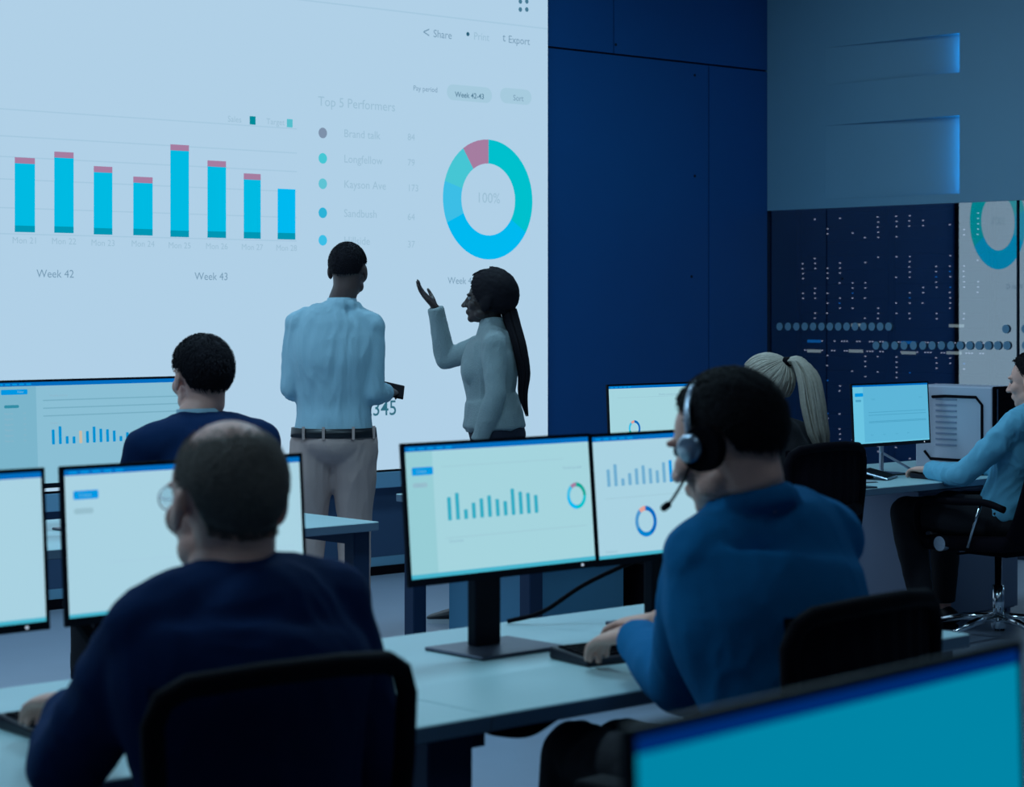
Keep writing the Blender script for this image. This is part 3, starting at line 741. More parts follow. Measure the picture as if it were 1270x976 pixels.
# ------------------------------------------------------------------ chairs
def make_chair(label, loc, rz=0, group='black task chairs'):
    t = empty('office_chair', loc, rz, cat='chair', group=group, label=label)
    bm = B(); disc(bm, (0, 0, .085), (0, 0, 1), .035, .06, 20); tube(bm, [(0, 0, .09), (0, 0, .25), (0, 0, .25), (0, 0, .40)], [.026, .026, .016, .016], 16)
    build('gas_column', bm, M_chrome, t, smooth=True)
    for k in range(5):
        a = R(90 + 72 * k + 20); dx, dy = math.cos(a), math.sin(a)
        bm = B(); tube(bm, [(dx * .02, dy * .02, .105), (dx * .16, dy * .16, .098), (dx * .31, dy * .31, .066)], [.020, .017, .012], 10)
        l = build('base_leg', bm, M_chrome, t, smooth=True)
        bm = B()
        for s_ in (-1, 1):
            c = V((dx * .31 - dy * .013 * s_, dy * .31 + dx * .013 * s_, .028)); disc(bm, c, (-dy, dx, 0), .028, .018, 16)
        disc(bm, (dx * .31, dy * .31, .052), (0, 0, 1), .008, .03, 8)
        build('caster', bm, M_black, l)
    bm = B(); box(bm, -.09, .09, -.12, .12, .385, .43, 0, .01, 2); tube(bm, [(-.09, .05, .40), (-.22, .05, .40)], .006, 8)
    build('tilt_mechanism', bm, M_black, t)
    bm = B(); box(bm, -.25, .25, -.23, .25, .425, .49, 0, .028, 4)
    for v in bm.verts:
        if v.co.y > .2: v.co.z -= .02
    build('seat', bm, M_cfab, t, smooth=True)
    # mesh back: rounded frame with woven panel
    def bp(u, v):   # u -1..1, v 0..1 -> curved back surface
        return V((u * (.195 + .02 * v), -.235 - .045 * v + .045 * u * u - .02 * math.sin(v * PI), .54 + .44 * v))
    loop = []
    for (u, v) in [(-.75, 0), (.75, 0), (1, .10), (1, .35), (1, .65), (1, .88), (.93, .96), (.78, 1.0), (.3, 1.02), (-.3, 1.02), (-.78, 1.0), (-.93, .96), (-1, .88), (-1, .65), (-1, .35), (-1, .10), (-.75, 0)]: loop.append(bp(u, v))
    bm = B(); tube(bm, loop, .017, 10); br = build('backrest', bm, M_black, t, smooth=True)
    bm = B(); tube(bm, [bp(-1, .47), bp(-.5, .47), bp(0, .47), bp(.5, .47), bp(1, .47)], .016, 10, flat=1.6)
    tube(bm, [bp(0, .47), V((0, -.33, .62)), V((0, -.28, .46)), V((0, -.10, .41))], [.03, .03, .03, .03], 10); build('back_support', bm, M_black, br, smooth=True)
    bm = B(); nu, nv = 24, 14
    g = [[bm.verts.new(bp(-1 + 2 * i / nu, j / nv) + V((0, .004 + .004 * math.cos(i * 2.1), 0))) for i in range(nu + 1)] for j in range(nv + 1)]
    for j in range(nv):
        for i in range(nu): bm.faces.new((g[j][i], g[j][i + 1], g[j + 1][i + 1], g[j + 1][i]))
    build('mesh_panel', bm, M_mesh, br, smooth=True)
    for s_ in (-1, 1):
        bm = B(); tube(bm, smoothpath([(s_ * .24, .02, .44), (s_ * .285, .02, .46), (s_ * .29, .01, .55), (s_ * .29, -.01, .645)], 4), [.016] * 13, 10, flat=1.4)
        ar = build('armrest_post', bm, M_black, t, smooth=True)
        bm = B(); box(bm, s_ * .29 - .04, s_ * .29 + .04, -.12, .15, .645, .672, 0, .012, 3); build('arm_pad', bm, M_black, t, smooth=True)
    return t
def copy_chair(src, loc, rz, label, solid=False):
    c = src.copy(); COL.objects.link(c); c.location = loc; c.rotation_euler = (0, 0, rz); c['label'] = label
    for ch in list(src.children):
        d = ch.copy(); COL.objects.link(d); d.parent = c
        for gch in list(ch.children):
            e = gch.copy(); COL.objects.link(e); e.parent = d
            if solid and e.name.startswith('mesh_panel'): e.material_slots[0].link = 'OBJECT'; e.material_slots[0].material = M_cfab
    return c
chair0 = make_chair('black mesh back chair of the balding man, see-through at its right edge', (1.860, 2.74, 0), R(-4))
bpy.context.view_layer.update()
copy_chair(chair0, (2.985, 2.62, 0), R(3), 'black chair behind the headset man in the blue blazer', True)
copy_chair(chair0, (3.53, 5.26, 0), 0, 'black chair of the dark haired man seated in the second row')
copy_chair(chair0, (6.22, 5.36, 0), 0, 'black chair of the blonde woman with the ponytail', True)
# far right: padded executive chair with loop arms
t = empty('office_chair', (8.20, 5.76, 0), R(-4), cat='chair', label='black padded chair with loop arms and chrome star base at far right')
for ch in list(chair0.children):
    n_ = ch.name.split('.')[0]
    if n_ in ('gas_column', 'base_leg', 'tilt_mechanism', 'seat'):
        d = ch.copy(); COL.objects.link(d); d.parent = t
        for gch in list(ch.children):
            e = gch.copy(); COL.objects.link(e); e.parent = d
bm = B()
secs = [((0, -.20, .47), .20, .045), ((0, -.27, .58), .225, .045), ((0, -.33, .72), .24, .045), ((0, -.39, .88), .245, .045), ((0, -.46, 1.02), .235, .042), ((0, -.49, 1.09), .20, .035), ((0, -.50, 1.115), .14, .02)]
etube(bm, secs, (1, 0, 0), 28); build('backrest', bm, M_cfab, t, smooth=True)
for s_ in (-1, 1):
    bm = B(); tube(bm, smoothpath([(s_ * .27, .17, .44), (s_ * .285, .22, .50), (s_ * .29, .22, .60), (s_ * .29, .17, .635), (s_ * .29, 0, .64), (s_ * .29, -.16, .645), (s_ * .28, -.26, .62)], 5), .016, 10)
    build('armrest', bm, M_black, t, smooth=True)
    bm = B(); tube(bm, [(s_ * .28, -.13, .635), (s_ * .27, -.05, .44)], .007, 8); build('arm_strut', bm, M_chrome, t, smooth=True)
bm = B(); disc(bm, (-.265, .10, .445), (1, 0, 0), .033, .035, 20); build('adjusting_knob', bm, M_chrome, t)
# ------------------------------------------------------------------ people
def L2(a, b, t): return V(a) * (1 - t) + V(b) * t
class Person:
    def __init__(s, name, label, loc, rz, J, skin, head_rot=(0, 0), hs=1.0, female=False, bulk=1.0, voxel=.006, root_label_cat='person'):
        s.J = {k: V(v) for k, v in J.items() if not k.startswith('hand')}; s.H = {k: v for k, v in J.items() if k.startswith('hand')}
        s.t = empty(name, loc, rz, cat='person', label=label)
        s.skin = skin; s.hs = hs; s.fem = female; s.bulk = bulk; s.vox = voxel
        yaw, pitch = head_rot[0], head_rot[1]; roll = head_rot[2] if len(head_rot) > 2 else 0
        s.hm = Matrix.Translation(s.J['head']) @ Matrix.Rotation(R(yaw), 4, 'Z') @ Matrix.Rotation(R(-pitch), 4, 'X') @ Matrix.Rotation(R(roll), 4, 'Y') @ Matrix.Scale(hs, 4)
    def torso(s, bm, k, lo=None, hi=None, hips=1.0):
        J = s.J; b = s.bulk; f = s.fem
        hr = (J['hip_r'] - J['hip_l']).normalized(); sr = (J['sh_r'] - J['sh_l']).normalized()
        pel, wai, che, nk = J['pelvis'], J['waist'], J['chest'], J['neck']
        mid = (J['sh_l'] + J['sh_r']) / 2
        secs = [(pel - V((0, 0, .09 if lo is None else lo)), .145 * hips, .10, hr), (pel, .165 * hips * (1.0 if not f else .98), .118, hr), (L2(pel, wai, .5), .155 * hips * (.93 if f else 1), .112, hr),
                (wai, (.125 if f else .15) * b, .100 * b, hr), (L2(wai, che, .5), (.135 if f else .165) * b, .110 * b, sr), (che, (.148 if f else .182) * b, .122 * b, sr),
                (L2(che, mid, .7), (.145 if f else .180) * b, .108 * b, sr), (L2(mid, nk, .15) + V((0, -.005, .0)), (.118 if f else .150), (.080 if f else .092), sr), (L2(mid, nk, .6), .080, .068, sr), (nk, .058, .060, sr)]
        secs = [(c, a + k, d + k, r) for c, a, d, r in secs]
        if hi is not None: secs = secs[:hi]
        etube(bm, secs, (1, 0, 0), 28)
        if hi is not None and hi < 5: return
        if f:
            fw = V((0, 0, 1)).cross(sr)
            for q in (-1, 1): ell(bm, che + sr * (.065 * q) + fw * .075 + V((0, 0, -.01)), (.058 + k * .5, .052 + k * .5, .065 + k * .5))
        # shoulder yoke
        for a in ('l', 'r'):
            tube(bm, [L2(nk, mid, .45), L2(J['sh_' + a], mid, .25) + V((0, 0, .008)), J['sh_' + a]], [(.048 if f else .055) + k, (.045 if f else .058) + k, (.042 if f else .054) + k], 14, dome=True)
    def arm(s, bm, a, k, end=1.0, kf=None, taper=0):
        J = s.J; f = .88 if s.fem else 1.0; kf = k if kf is None else kf
        sh, el, wr = J['sh_' + a], J['el_' + a], J['wr_' + a]
        tube(bm, [sh, L2(sh, el, .35), L2(sh, el, .7), el], [.050 * f + k, .050 * f + k, .043 * f + k, .039 * f + k], 16, dome=True)
        w = L2(el, wr, end)
        tube(bm, [el, L2(el, w, .3), L2(el, w, .7), w], [.039 * f + k, .041 * f + k, .034 * f + kf, .027 * f + kf + taper], 16, dome=(end == 1.0 and k == 0))
    def leg(s, bm, a, k, end=1.0, hem=0.0):
        J = s.J; f = .95 if s.fem else 1.0
        h, n, an = J['hip_' + a], J['kn_' + a], J['an_' + a]
        e = L2(n, an, end)
        tube(bm, [h, L2(h, n, .4), L2(h, n, .8), n], [.088 * f + k, .082 * f + k, .060 * f + k, .056 * f + k], 18, dome=True)
        tube(bm, [n, L2(n, e, .3), L2(n, e, .7), e], [.056 * f + k, .057 * f + k, .044 * f + k + hem * .6, .036 + k + hem], 18, dome=(k == 0))
    def hand(s, bm, a):
        """hand frame: y along the fingers, z out of the back of the hand, thumb side +x (mirrored per hand)"""
        d, up, curl, spread = s.H.get('hand_' + a, ((0, 1, 0), (0, 0, 1), 25, 1.0))[:4]
        th = s.H.get('hand_' + a)[4] if a and 'hand_' + a in s.H and len(s.H['hand_' + a]) > 4 else 0
        y = V(d).normalized(); z = V(up); z = (z - y * z.dot(y)).normalized(); x = y.cross(z)
        if a == 'r': x = -x      # thumb towards the body's midline with the palm down
        o = s.J['wr_' + a]; q = .92 if s.fem else 1.0
        def P_(px, py, pz): return o + (x * px + y * py + z * pz) * q
        # palm
        rs = []
        for (py, hw, ht, pz) in ((-.01, .026, .019, 0), (.02, .032, .017, 0), (.05, .040, .015, .001), (.08, .041, .013, .002), (.092, .038, .010, .002)):
            rs.append(ring(bm, P_(0, py, pz), x, z, hw * q, ht * q, 16))
        skin_rings(bm, rs)
        c = R(curl)
        for i, (fx, L_, r) in enumerate(((.030, .072, .0088), (.010, .080, .0090), (-.011, .075, .0087), (-.030, .058, .0078))):
            ang = c * (.35 + .12 * (i % 2)); p = V((fx, .086, .002)); pts = [P_(fx, .070, 0), P_(*p)]
            sx = fx * .9 * spread
            for sg, fr in enumerate((.45, .31, .24)):
                dv = V((sx, math.cos(ang), -math.sin(ang))); dv.normalize()
                p = p + dv * (L_ * fr); pts.append(P_(*p)); ang += c * (.8 if sg == 0 else .6)
            tube(bm, pts, [r * q * 1.05, r * q * 1.05, r * q, r * q * .94, r * q * .8], 10, dome=True)
        tp = [(.018, .012, -.004), (.042, .036, -.010), (.058 + th * .3, .064, -.014 + th), (.064 + th * .5, .090, -.018 + th * 1.6)]
        tube(bm, [P_(*p) for p in tp], [.015 * q, .013 * q, .0105 * q, .0085 * q], 10, dome=True)
    def head(s, bm, jaw=1.0):
        m = s.hm; rot = m.to_3x3().normalized(); k = s.hs
        def E(c, r, rr=None): ell(bm, m @ V(c), tuple(q * k for q in r), rot @ rr if rr else rot, 20, 14)
        E((0, -.014, .034), (.075, .094, .086)); E((0, .022, .030), (.068, .066, .070))
        E((0, .034, -.022), (.058, .056, .075)); E((0, .036, -.066), (.046 * jaw, .050, .040)); E((0, .070, -.088), (.022, .020, .020))
        for q in (-1, 1):
            E((.037 * q, .062, -.020), (.026, .026, .026)); E((.027 * q, .086, .026), (.024, .012, .008)); E((.044 * q, .018, -.062), (.018, .036, .026))
            E((q * .079, -.006, -.004), (.009, .020, .033), Matrix.Rotation(R(14), 3, 'X') @ Matrix.Rotation(R(18 * q), 3, 'Z'))
            E((q * .012, .103, -.030), (.009, .010, .008))
        tube(bm, [m @ V(p) for p in ((0, .088, .018), (0, .100, -.008), (0, .113, -.028))], [.008 * k, .010 * k, .012 * k], 10, dome=True)
        E((0, .090, -.052), (.023, .011, .0055)); E((0, .089, -.063), (.021, .011, .0065)); E((0, .082, -.058), (.026, .012, .018))
        # neck
        f = .85 if s.fem else 1.0
        tube(bm, [m @ V((0, -.022, -.01)), m @ V((0, -.026, -.070)), s.J['neck'] + V((0, -.002, .015)), s.J['neck'] - V((0, 0, .03))], [.060 * f * k, .056 * f * k, .060 * f, .072 * f], 18)
    def body(s, jaw=1.0, smooth=5):
        bm = B(); s.head(bm, jaw); s.torso(bm, -.022)
        for a in 'lr':
            s.arm(bm, a, -.010, kf=-.002); s.leg(bm, a, -.006); s.hand(bm, a)
            an = s.J['an_' + a]; toe = s.J.get('toe_' + a, an + V((0, .2, 0)))
            dd = (toe - an); dd.z = 0; dd.normalize()
            tube(bm, [an - dd * .03 + V((0, 0, -.035)), an + dd * .06 + V((0, 0, -.035)), an + dd * .15 + V((0, 0, -.052))], [.033, .032, .024], 12, dome=True)
        s.bodyo = fuse('body', bm, s.skin, s.t, s.vox, smooth)
        me = s.bodyo.data
        s.bvh = BVHTree.FromPolygons([v.co.copy() for v in me.vertices], [tuple(p.vertices) for p in me.polygons])
        for q in (-1, 1):
            bm = B(); ell(bm, s.hm @ V((q * .029, .0785, .010)), (.0115 * s.hs,) * 3); build('eye', bm, M_eye, s.t, smooth=True)
    def shoes(s, m=M_shoe, sole=None):
        for a in 'lr':
            an = s.J['an_' + a]; toe = s.J.get('toe_' + a, an + V((0, .2, 0))); dd = (toe - an); dd.z = 0; dd.normalize()
            sd = V((dd.y, -dd.x, 0)); bm = B(); g = an.z - .085
            secs = []
            for (y, hw, h) in ((-.075, .024, .055), (-.06, .034, .085), (-.02, .038, .105), (.04, .040, .100), (.10, .046, .070), (.16, .046, .052), (.20, .036, .040), (.222, .016, .028)):
                c = an + dd * y; c.z = g + .016 + (h - .016) / 2; secs.append((c, hw, (h - .016) / 2, sd))
            etube(bm, secs, sd, 18)
            sh = fuse('shoe', bm, m, s.t, .006, 2)
            bm = B(); n = 20; lo = []; hi = []
            for k in range(n):
                t_ = 2 * PI * k / n; y = .07 + .155 * math.cos(t_); x = .046 * math.sin(t_) * (1 - .12 * math.cos(t_) * -1)
                c = an + dd * y + sd * x; lo.append(bm.verts.new((c.x, c.y, g))); hi.append(bm.verts.new((c.x, c.y, g + .022)))
            skin_rings(bm, [lo, hi]); build('sole', bm, sole or M_black, sh)
    # ---- hair
    def hair_cap(s, m, region, thick, name='hair', seedv=0, nz=.004, nu=96, nv=64, puff=None):
        c = s.hm @ V((0, -.005, .03)); rot = s.hm.to_3x3().normalized(); bm = B(); g = {}
        inv = rot.inverted()
        outp = {}
        for j in range(nv + 1):
            el = -PI / 2 + PI * j / nv
            for i in range(nu):
                az = 2 * PI * i / nu; d = V((math.sin(az) * math.cos(el), math.cos(az) * math.cos(el), math.sin(el)))
                if not region(math.degrees(az), math.degrees(el)): continue
                wd = rot @ d
                far = c + wd * .3; hit = s.bvh.ray_cast(far, -wd, .3)
                if hit[0] is None: continue
                r = (hit[0] - c).length; r = min(r, .125 * s.hs)
                th = thick * (puff(math.degrees(az), math.degrees(el)) if puff else 1)
                r2 = r + th + nz * noise.noise(d * 9 + V((seedv, 0, 0))) + nz * .5 * noise.noise(d * 30)
                g[i, j] = (bm.verts.new(c + wd * r2), bm.verts.new(c + wd * (r - .004)))
        fs = []
        for (i, j) in list(g):
            q = [(i, j), ((i + 1) % nu, j), ((i + 1) % nu, j + 1), (i, j + 1)]
            if all(k in g for k in q):
                fs.append(q)
        edges = {}
        for q in fs:
            try:
                bm.faces.new([g[k][0] for k in q]); bm.faces.new([g[k][1] for k in q][::-1])
            except ValueError: continue
            for k in range(4):
                e = (q[k], q[(k + 1) % 4]); er = (e[1], e[0])
                if er in edges: del edges[er]
                else: edges[e] = 1
        for a, b in edges:
            try: bm.faces.new((g[b][0], g[a][0], g[a][1], g[b][1]))
            except ValueError: pass
        bmesh.ops.delete(bm, geom=[v for v in bm.verts if not v.link_faces], context='VERTS')
        s.capc = c; s.caprot = rot
        return build(name, bm, m, s.t, smooth=True)
    def surf(s, az, el, off):
        c = s.hm @ V((0, -.005, .03)); rot = s.hm.to_3x3().normalized()
        d = V((math.sin(R(az)) * math.cos(R(el)), math.cos(R(az)) * math.cos(R(el)), math.sin(R(el)))); wd = rot @ d
        hit = s.bvh.ray_cast(c + wd * .3, -wd, .3); r = min((hit[0] - c).length if hit[0] else .09, .125 * s.hs)
        return c + wd * (r + off), wd
    def strands(s, m, region, n, length, off, flow, parent, width=.0012, seed=1, dens=None, lift=.25):
        rnd = random.Random(seed); bm = B(); rot = s.hm.to_3x3().normalized(); c = 0; tries = 0
        while c < n and tries < n * 8:
            tries += 1
            z = rnd.uniform(-1, 1); az = rnd.uniform(0, 360); el = math.degrees(math.asin(z))
            if not region(az, el): continue
            if dens and rnd.random() > dens(az, el): continue
            p, nd = s.surf(az, el, off)
            f = rot @ flow(az, el); f = (f - nd * f.dot(nd))
            if f.length < 1e-4: continue
            f.normalize(); side = nd.cross(f)
            f = (f + side * rnd.uniform(-.35, .35)).normalized()
            L_ = length * rnd.uniform(.6, 1.15); w = width * rnd.uniform(.7, 1.3)
            p1 = p + (f * .5 + nd * lift) * L_; p2 = p + (f * 1.0 + nd * lift * .8) * L_
            a = bm.verts.new(p - side * w); b = bm.verts.new(p + side * w); c1 = bm.verts.new(p1 - side * w * .8); d1 = bm.verts.new(p1 + side * w * .8); e = bm.verts.new(p2)
            bm.faces.new((a, b, d1, c1)); bm.faces.new((c1, d1, e)); c += 1
        return build('hair_strands', bm, m, parent, smooth=False)

def man_region(az, el, front=42, side=8, back=-30, temple=22):
    a = az if az <= 180 else 360 - az
    if a < 35: h = front
    elif a < 60: h = front + (temple - front) * (a - 35) / 25
    elif a < 78: h = temple + (side - temple) * (a - 60) / 18
    elif a < 108: h = side
    elif a < 125: h = side + (back - side) * (a - 108) / 17
    else: h = back
    return el > h
down_back = lambda az, el: V((math.sin(R(az)) * .5, -.6, -.55)) if el < 55 else V((math.sin(R(az)) * .4, -1, 0))

def seated(shz=1.03, nkz=1.10, hdz=1.205, hdy=.12, lean=.05, w=.19, hip=.57, kn=(.10, .45, .555), an=(.12, .42, .085)):
    return dict(pelvis=(0, 0, hip), waist=(0, lean * .25, hip + .19), chest=(0, lean * .7, hip + .35), neck=(0, lean + .03, nkz), head=(0, hdy, hdz),
                sh_l=(-w, lean, shz), sh_r=(w, lean, shz), hip_l=(-.095, .02, hip), hip_r=(.095, .02, hip),
                kn_l=(-kn[0], kn[1], kn[2]), kn_r=(kn[0], kn[1], kn[2]), an_l=(-an[0], an[1], an[2]), an_r=(an[0], an[1], an[2]),
                toe_l=(-an[0] - .02, an[1] + .2, .05), toe_r=(an[0] + .02, an[1] + .2, .05))
def jacket(p, m, k=.022, voxel=.007, fold=(.007, 9, (1, 1, .7), 1), name='jacket', collar=True, end=.97, hem=.10):
    bm = B(); p.torso(bm, k, lo=hem, hi=9)
    for a in 'lr': p.arm(bm, a, k * .95, end, k * .75, .004)
    nk = p.J['neck']; ch = p.J['chest']
    if collar:
        sr = (p.J['sh_r'] - p.J['sh_l']).normalized(); fw = V((0, 0, 1)).cross(sr)
        pts = []
        for i in range(17):
            a = R(-150 + 300 * i / 16 + 180 + 90)
            c = nk + sr * (.074 * math.cos(a)) + fw * (.070 * math.sin(a)) + V((0, 0, -.012 - .035 * (1 + math.sin(a)) * .5 + .014))
            pts.append(c)
        tube(bm, pts, .0145, 10, flat=1.7, dome=True)
    return fuse(name, bm, m, p.t, voxel, 20, fold)
def trousers(p, m, k=.016, voxel=.008, hem=0.0, end=.93, fold=(.005, 9, (1, 1, .6), 5)):
    bm = B(); p.torso(bm, k - .012, lo=.09, hi=3)
    for a in 'lr': p.leg(bm, a, k, end, hem)
    # seat
    ell(bm, p.J['pelvis'] + V((0, -.015, -.03)), (.165, .125 + k * .5, .10))
    return fuse('trousers', bm, m, p.t, voxel, 6, fold)

# --- balding man, front left
J = seated(shz=1.02, nkz=1.088, hdz=1.198, hdy=.125, lean=.06, w=.178); J['sh_l'] = (-.145, .07, 1.005); J['head'] = (.03, .125, 1.184); J['neck'] = (.005, .09, 1.072)
J.update(el_l=(-.175, .27, .772), wr_l=(-.005, .53, .826), el_r=(.255, .03, .76), wr_r=(.16, .24, .68))
J.update(hand_l=((.0, 1, -.18), (0, .1, 1), 34, 1.3), hand_r=((-.2, 1, .1), (0, 0, 1), 35, 1.0))
p = Person('person', 'balding man in glasses and dark navy suit seated at front left', (1.965, 2.74, 0), 0, J, M_skin, (-7, 1), 1.13, bulk=1.10, voxel=.0048)
p.body()
jk = jacket(p, M_navy, .024, .006, (.0055, 8, (1, 1, .7), 1), end=.80)
trousers(p, M_btrou); p.shoes()
bald = lambda az, el: man_region(az, el, 60, 4, -42, 35) and not (el > 38 and (az < 110 or az > 250))
cap = p.hair_cap(M_hbrown, lambda az, el: bald(az, el) and not (el > 46), .003, nz=.002)
def bald_d(az, el): return 1.0 if el < 36 else max(.07, 1 - (el - 36) / 24)
p.strands(M_hbrown, lambda az, el: man_region(az, el, 58, 2, -45, 34) and el < 66, 8000, .013, .002, down_back, cap, .0010, 3, bald_d, .22)
g = empty('dummy'); bpy.data.objects.remove(g)
bm = B(); m = p.hm
for q in (-1, 1):
    c = m @ V((q * .031, .108, .006)); rr = [c + (m.to_3x3() @ V((.023 * math.cos(a), -.004 * abs(math.cos(a)), .019 * math.sin(a)))) for a in [2 * PI * k / 20 for k in range(21)]]
    tube(bm, rr, .0013, 6)
    tube(bm, [m @ V((q * .054, .104, .010)), m @ V((q * .074, .05, .010)), m @ V((q * .083, -.005, .012)), m @ V((q * .082, -.025, -.006))], .0015, 6)
tube(bm, [m @ V((-.009, .108, .010)), m @ V((0, .112, .012)), m @ V((.009, .108, .010))], .0014, 6)
gl = build('eyeglasses', bm, M_alu, p.t, smooth=True)
for q in (-1, 1):
    bm = B(); disc(bm, m @ V((q * .031, .1075, .006)), m.to_3x3() @ V((0, 1, 0)), .020, .0015, 20); build('lens', bm, M_lens, gl)

# --- man with headset
J = seated(shz=1.050, nkz=1.155, hdz=1.245, hdy=.155, lean=.13, w=.192, hip=.58, kn=(.06, .53, .60), an=(.10, .50, .085)); J['head'] = (-.040, .155, 1.243); J['neck'] = (-.015, .12, 1.155); J['sh_l'] = (-.135, .13, 1.040); J['sh_r'] = (.208, .13, 1.055)
J['kn_l'] = (-.045, .56, .605); J['an_l'] = (-.07, .55, .085); J['toe_l'] = (-.11, .75, .05)
J.update(el_l=(-.035, .28, .785), wr_l=(.14, .58, .825), el_r=(.32, .42, .80), wr_r=(.335, .70, .825))
J.update(hand_l=((.10, 1, -.22), (-.1, .1, 1), 38, 1.3), hand_r=((-.12, 1, -.20), (0, .1, 1), 42, 1.1))
p = Person('person', 'man wearing a headset and blue blazer, typing at front centre', (3.055, 2.56, 0), 0, J, M_skin, (11, 16), 1.10, bulk=1.10, voxel=.0048)
p.body(1.05)
jk = jacket(p, M_blueb, .024, .006, (.0055, 8.5, (1, 1, .7), 4), end=.90); trousers(p, M_btrou); p.shoes()
hreg = lambda az, el: man_region(az, el, 44, 4, -32, 24)
cap = p.hair_cap(M_hdark, hreg, .010, nz=.004)
p.strands(M_hdark, hreg, 9000, .022, .009, down_back, cap, .0012, 7, None, .25)
# beard shadow as short stubble
p.strands(M_hbrown, lambda az, el: (az < 78 or az > 282) and -62 < el < -30, 2600, .006, .0005, lambda az, el: V((0, .1, -1)), p.bodyo if False else cap, .0008, 9, None, .3)
m = p.hm
bm = B(); pts = [m @ V((.100 * math.cos(R(a)), .010, .010 + .112 * math.sin(R(a)))) for a in range(0, 181, 10)]
tube(bm, pts, .0045, 10, flat=1.8); hs_ = build('headset', bm, M_alu, p.t, smooth=True)
for q in (-1, 1):
    bm = B(); disc(bm, m @ V((q * .094, -.008, -.004)), m.to_3x3() @ V((1, 0, 0)), .041, .026, 28); build('ear_cushion', bm, M_black, hs_)
bm = B(); tube(bm, [m @ V((-.105, .008, .002)), m @ V((-.112, .008, .002)), m @ V((-.116, .008, .002))], [.026, .026, .020], 24); build('ear_cup', bm, M_alu, hs_, smooth=True)
bm = B(); tube(bm, smoothpath([m @ V(q) for q in ((-.108, .010, -.018), (-.106, .035, -.045), (-.092, .075, -.070), (-.078, .098, -.076))], 5), .0028, 8)
tube(bm, [m @ V((-.080, .094, -.076)), m @ V((-.066, .112, -.078))], .007, 10, dome=True); build('microphone_boom', bm, M_black, hs_, smooth=True)

# --- dark haired man, second row
J = seated(shz=1.09, nkz=1.17, hdz=1.285, hdy=.08, lean=.03, w=.205, hip=.60); J['sh_l'] = (-.175, .03, 1.085); J['head'] = (.04, .08, 1.285); J['neck'] = (.015, .06, 1.17)
J.update(el_l=(-.22, .12, .83), wr_l=(-.16, .38, .80), el_r=(.28, .12, .83), wr_r=(.17, .38, .80))
J.update(hand_l=((.2, 1, -.1), (0, 0, 1), 35, 1.0), hand_r=((-.2, 1, -.1), (0, 0, 1), 35, 1.0))
p = Person('person', 'dark haired man in navy suit seated in the second row, seen from behind', (3.61, 5.29, 0), 0, J, M_skin, (-8, 2), 1.02, bulk=1.08, voxel=.006)
p.body(); jk = jacket(p, M_navy2, .022, .008, (.006, 8, (1, 1, .7), 8)); trousers(p, M_btrou); p.shoes()
bm = B(); tube(bm, [p.J['neck'] + V((0, -.004, -.01)), p.J['neck'] + V((0, -.002, .030))], [.072, .064], 20); build('shirt_collar', bm, M_shirtw, p.t, smooth=True)
cap = p.hair_cap(M_hblack, lambda az, el: man_region(az, el, 44, 2, -34, 24), .012, nz=.004)
p.strands(M_hblack, lambda az, el: man_region(az, el, 44, 2, -34, 24), 3500, .020, .010, down_back, cap, .0016, 11, None, .3)

# --- blonde woman
J = seated(shz=1.00, nkz=1.075, hdz=1.185, hdy=.06, lean=.03, w=.165, hip=.56)
J.update(el_l=(-.21, .14, .80), wr_l=(-.12, .38, .79), el_r=(.21, .14, .80), wr_r=(.12, .38, .79))
J.update(hand_l=((.2, 1, -.1), (0, 0, 1), 35, 1.0), hand_r=((-.2, 1, -.1), (0, 0, 1), 35, 1.0))
p = Person('person', 'woman in black with a long blonde ponytail, seen from behind', (6.27, 5.40, 0), 0, J, M_skin, (8, 4), 1.03, female=True, voxel=.006)
p.body(); jacket(p, M_btrou, .018, .008, (.005, 8, (1, 1, .7), 2), name='blouse'); trousers(p, M_btrou); p.shoes()
breg = lambda az, el: man_region(az, el, 40, -2, -38, 18)
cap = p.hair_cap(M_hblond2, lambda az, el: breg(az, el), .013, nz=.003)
def sweep(p, m, parent, n, tie_az, tie_el, off, region, seed, w=.0022):
    rnd = random.Random(seed); bm = B(); c = 0; tr = 0
    while c < n and tr < n * 20:
        tr += 1
        az = rnd.uniform(0, 360); el = rnd.uniform(-40, 80)
        if not region(az, el): continue
        d0 = V((math.sin(R(az)) * math.cos(R(el)), math.cos(R(az)) * math.cos(R(el)), math.sin(R(el))))
        d1 = V((math.sin(R(tie_az)) * math.cos(R(tie_el)), math.cos(R(tie_az)) * math.cos(R(tie_el)), math.sin(R(tie_el))))
        pts = []; o = off + rnd.uniform(-.001, .003)
        for k in range(9):
            t_ = k / 8; d = (d0 * (1 - t_) + d1 * t_); 
            if d.length < .15: break
            d.normalize(); pts.append(p.surf(math.degrees(math.atan2(d.x, d.y)), math.degrees(math.asin(max(-1, min(1, d.z)))), o)[0])
        if len(pts) < 9: continue
        tube(bm, pts, [w * .5] + [w] * 7 + [w * .8], 5); c += 1
    return build('combed_strands', bm, m, parent, smooth=True)
sweep(p, M_hblond, cap, 420, 180, 38, .013, breg, 4)
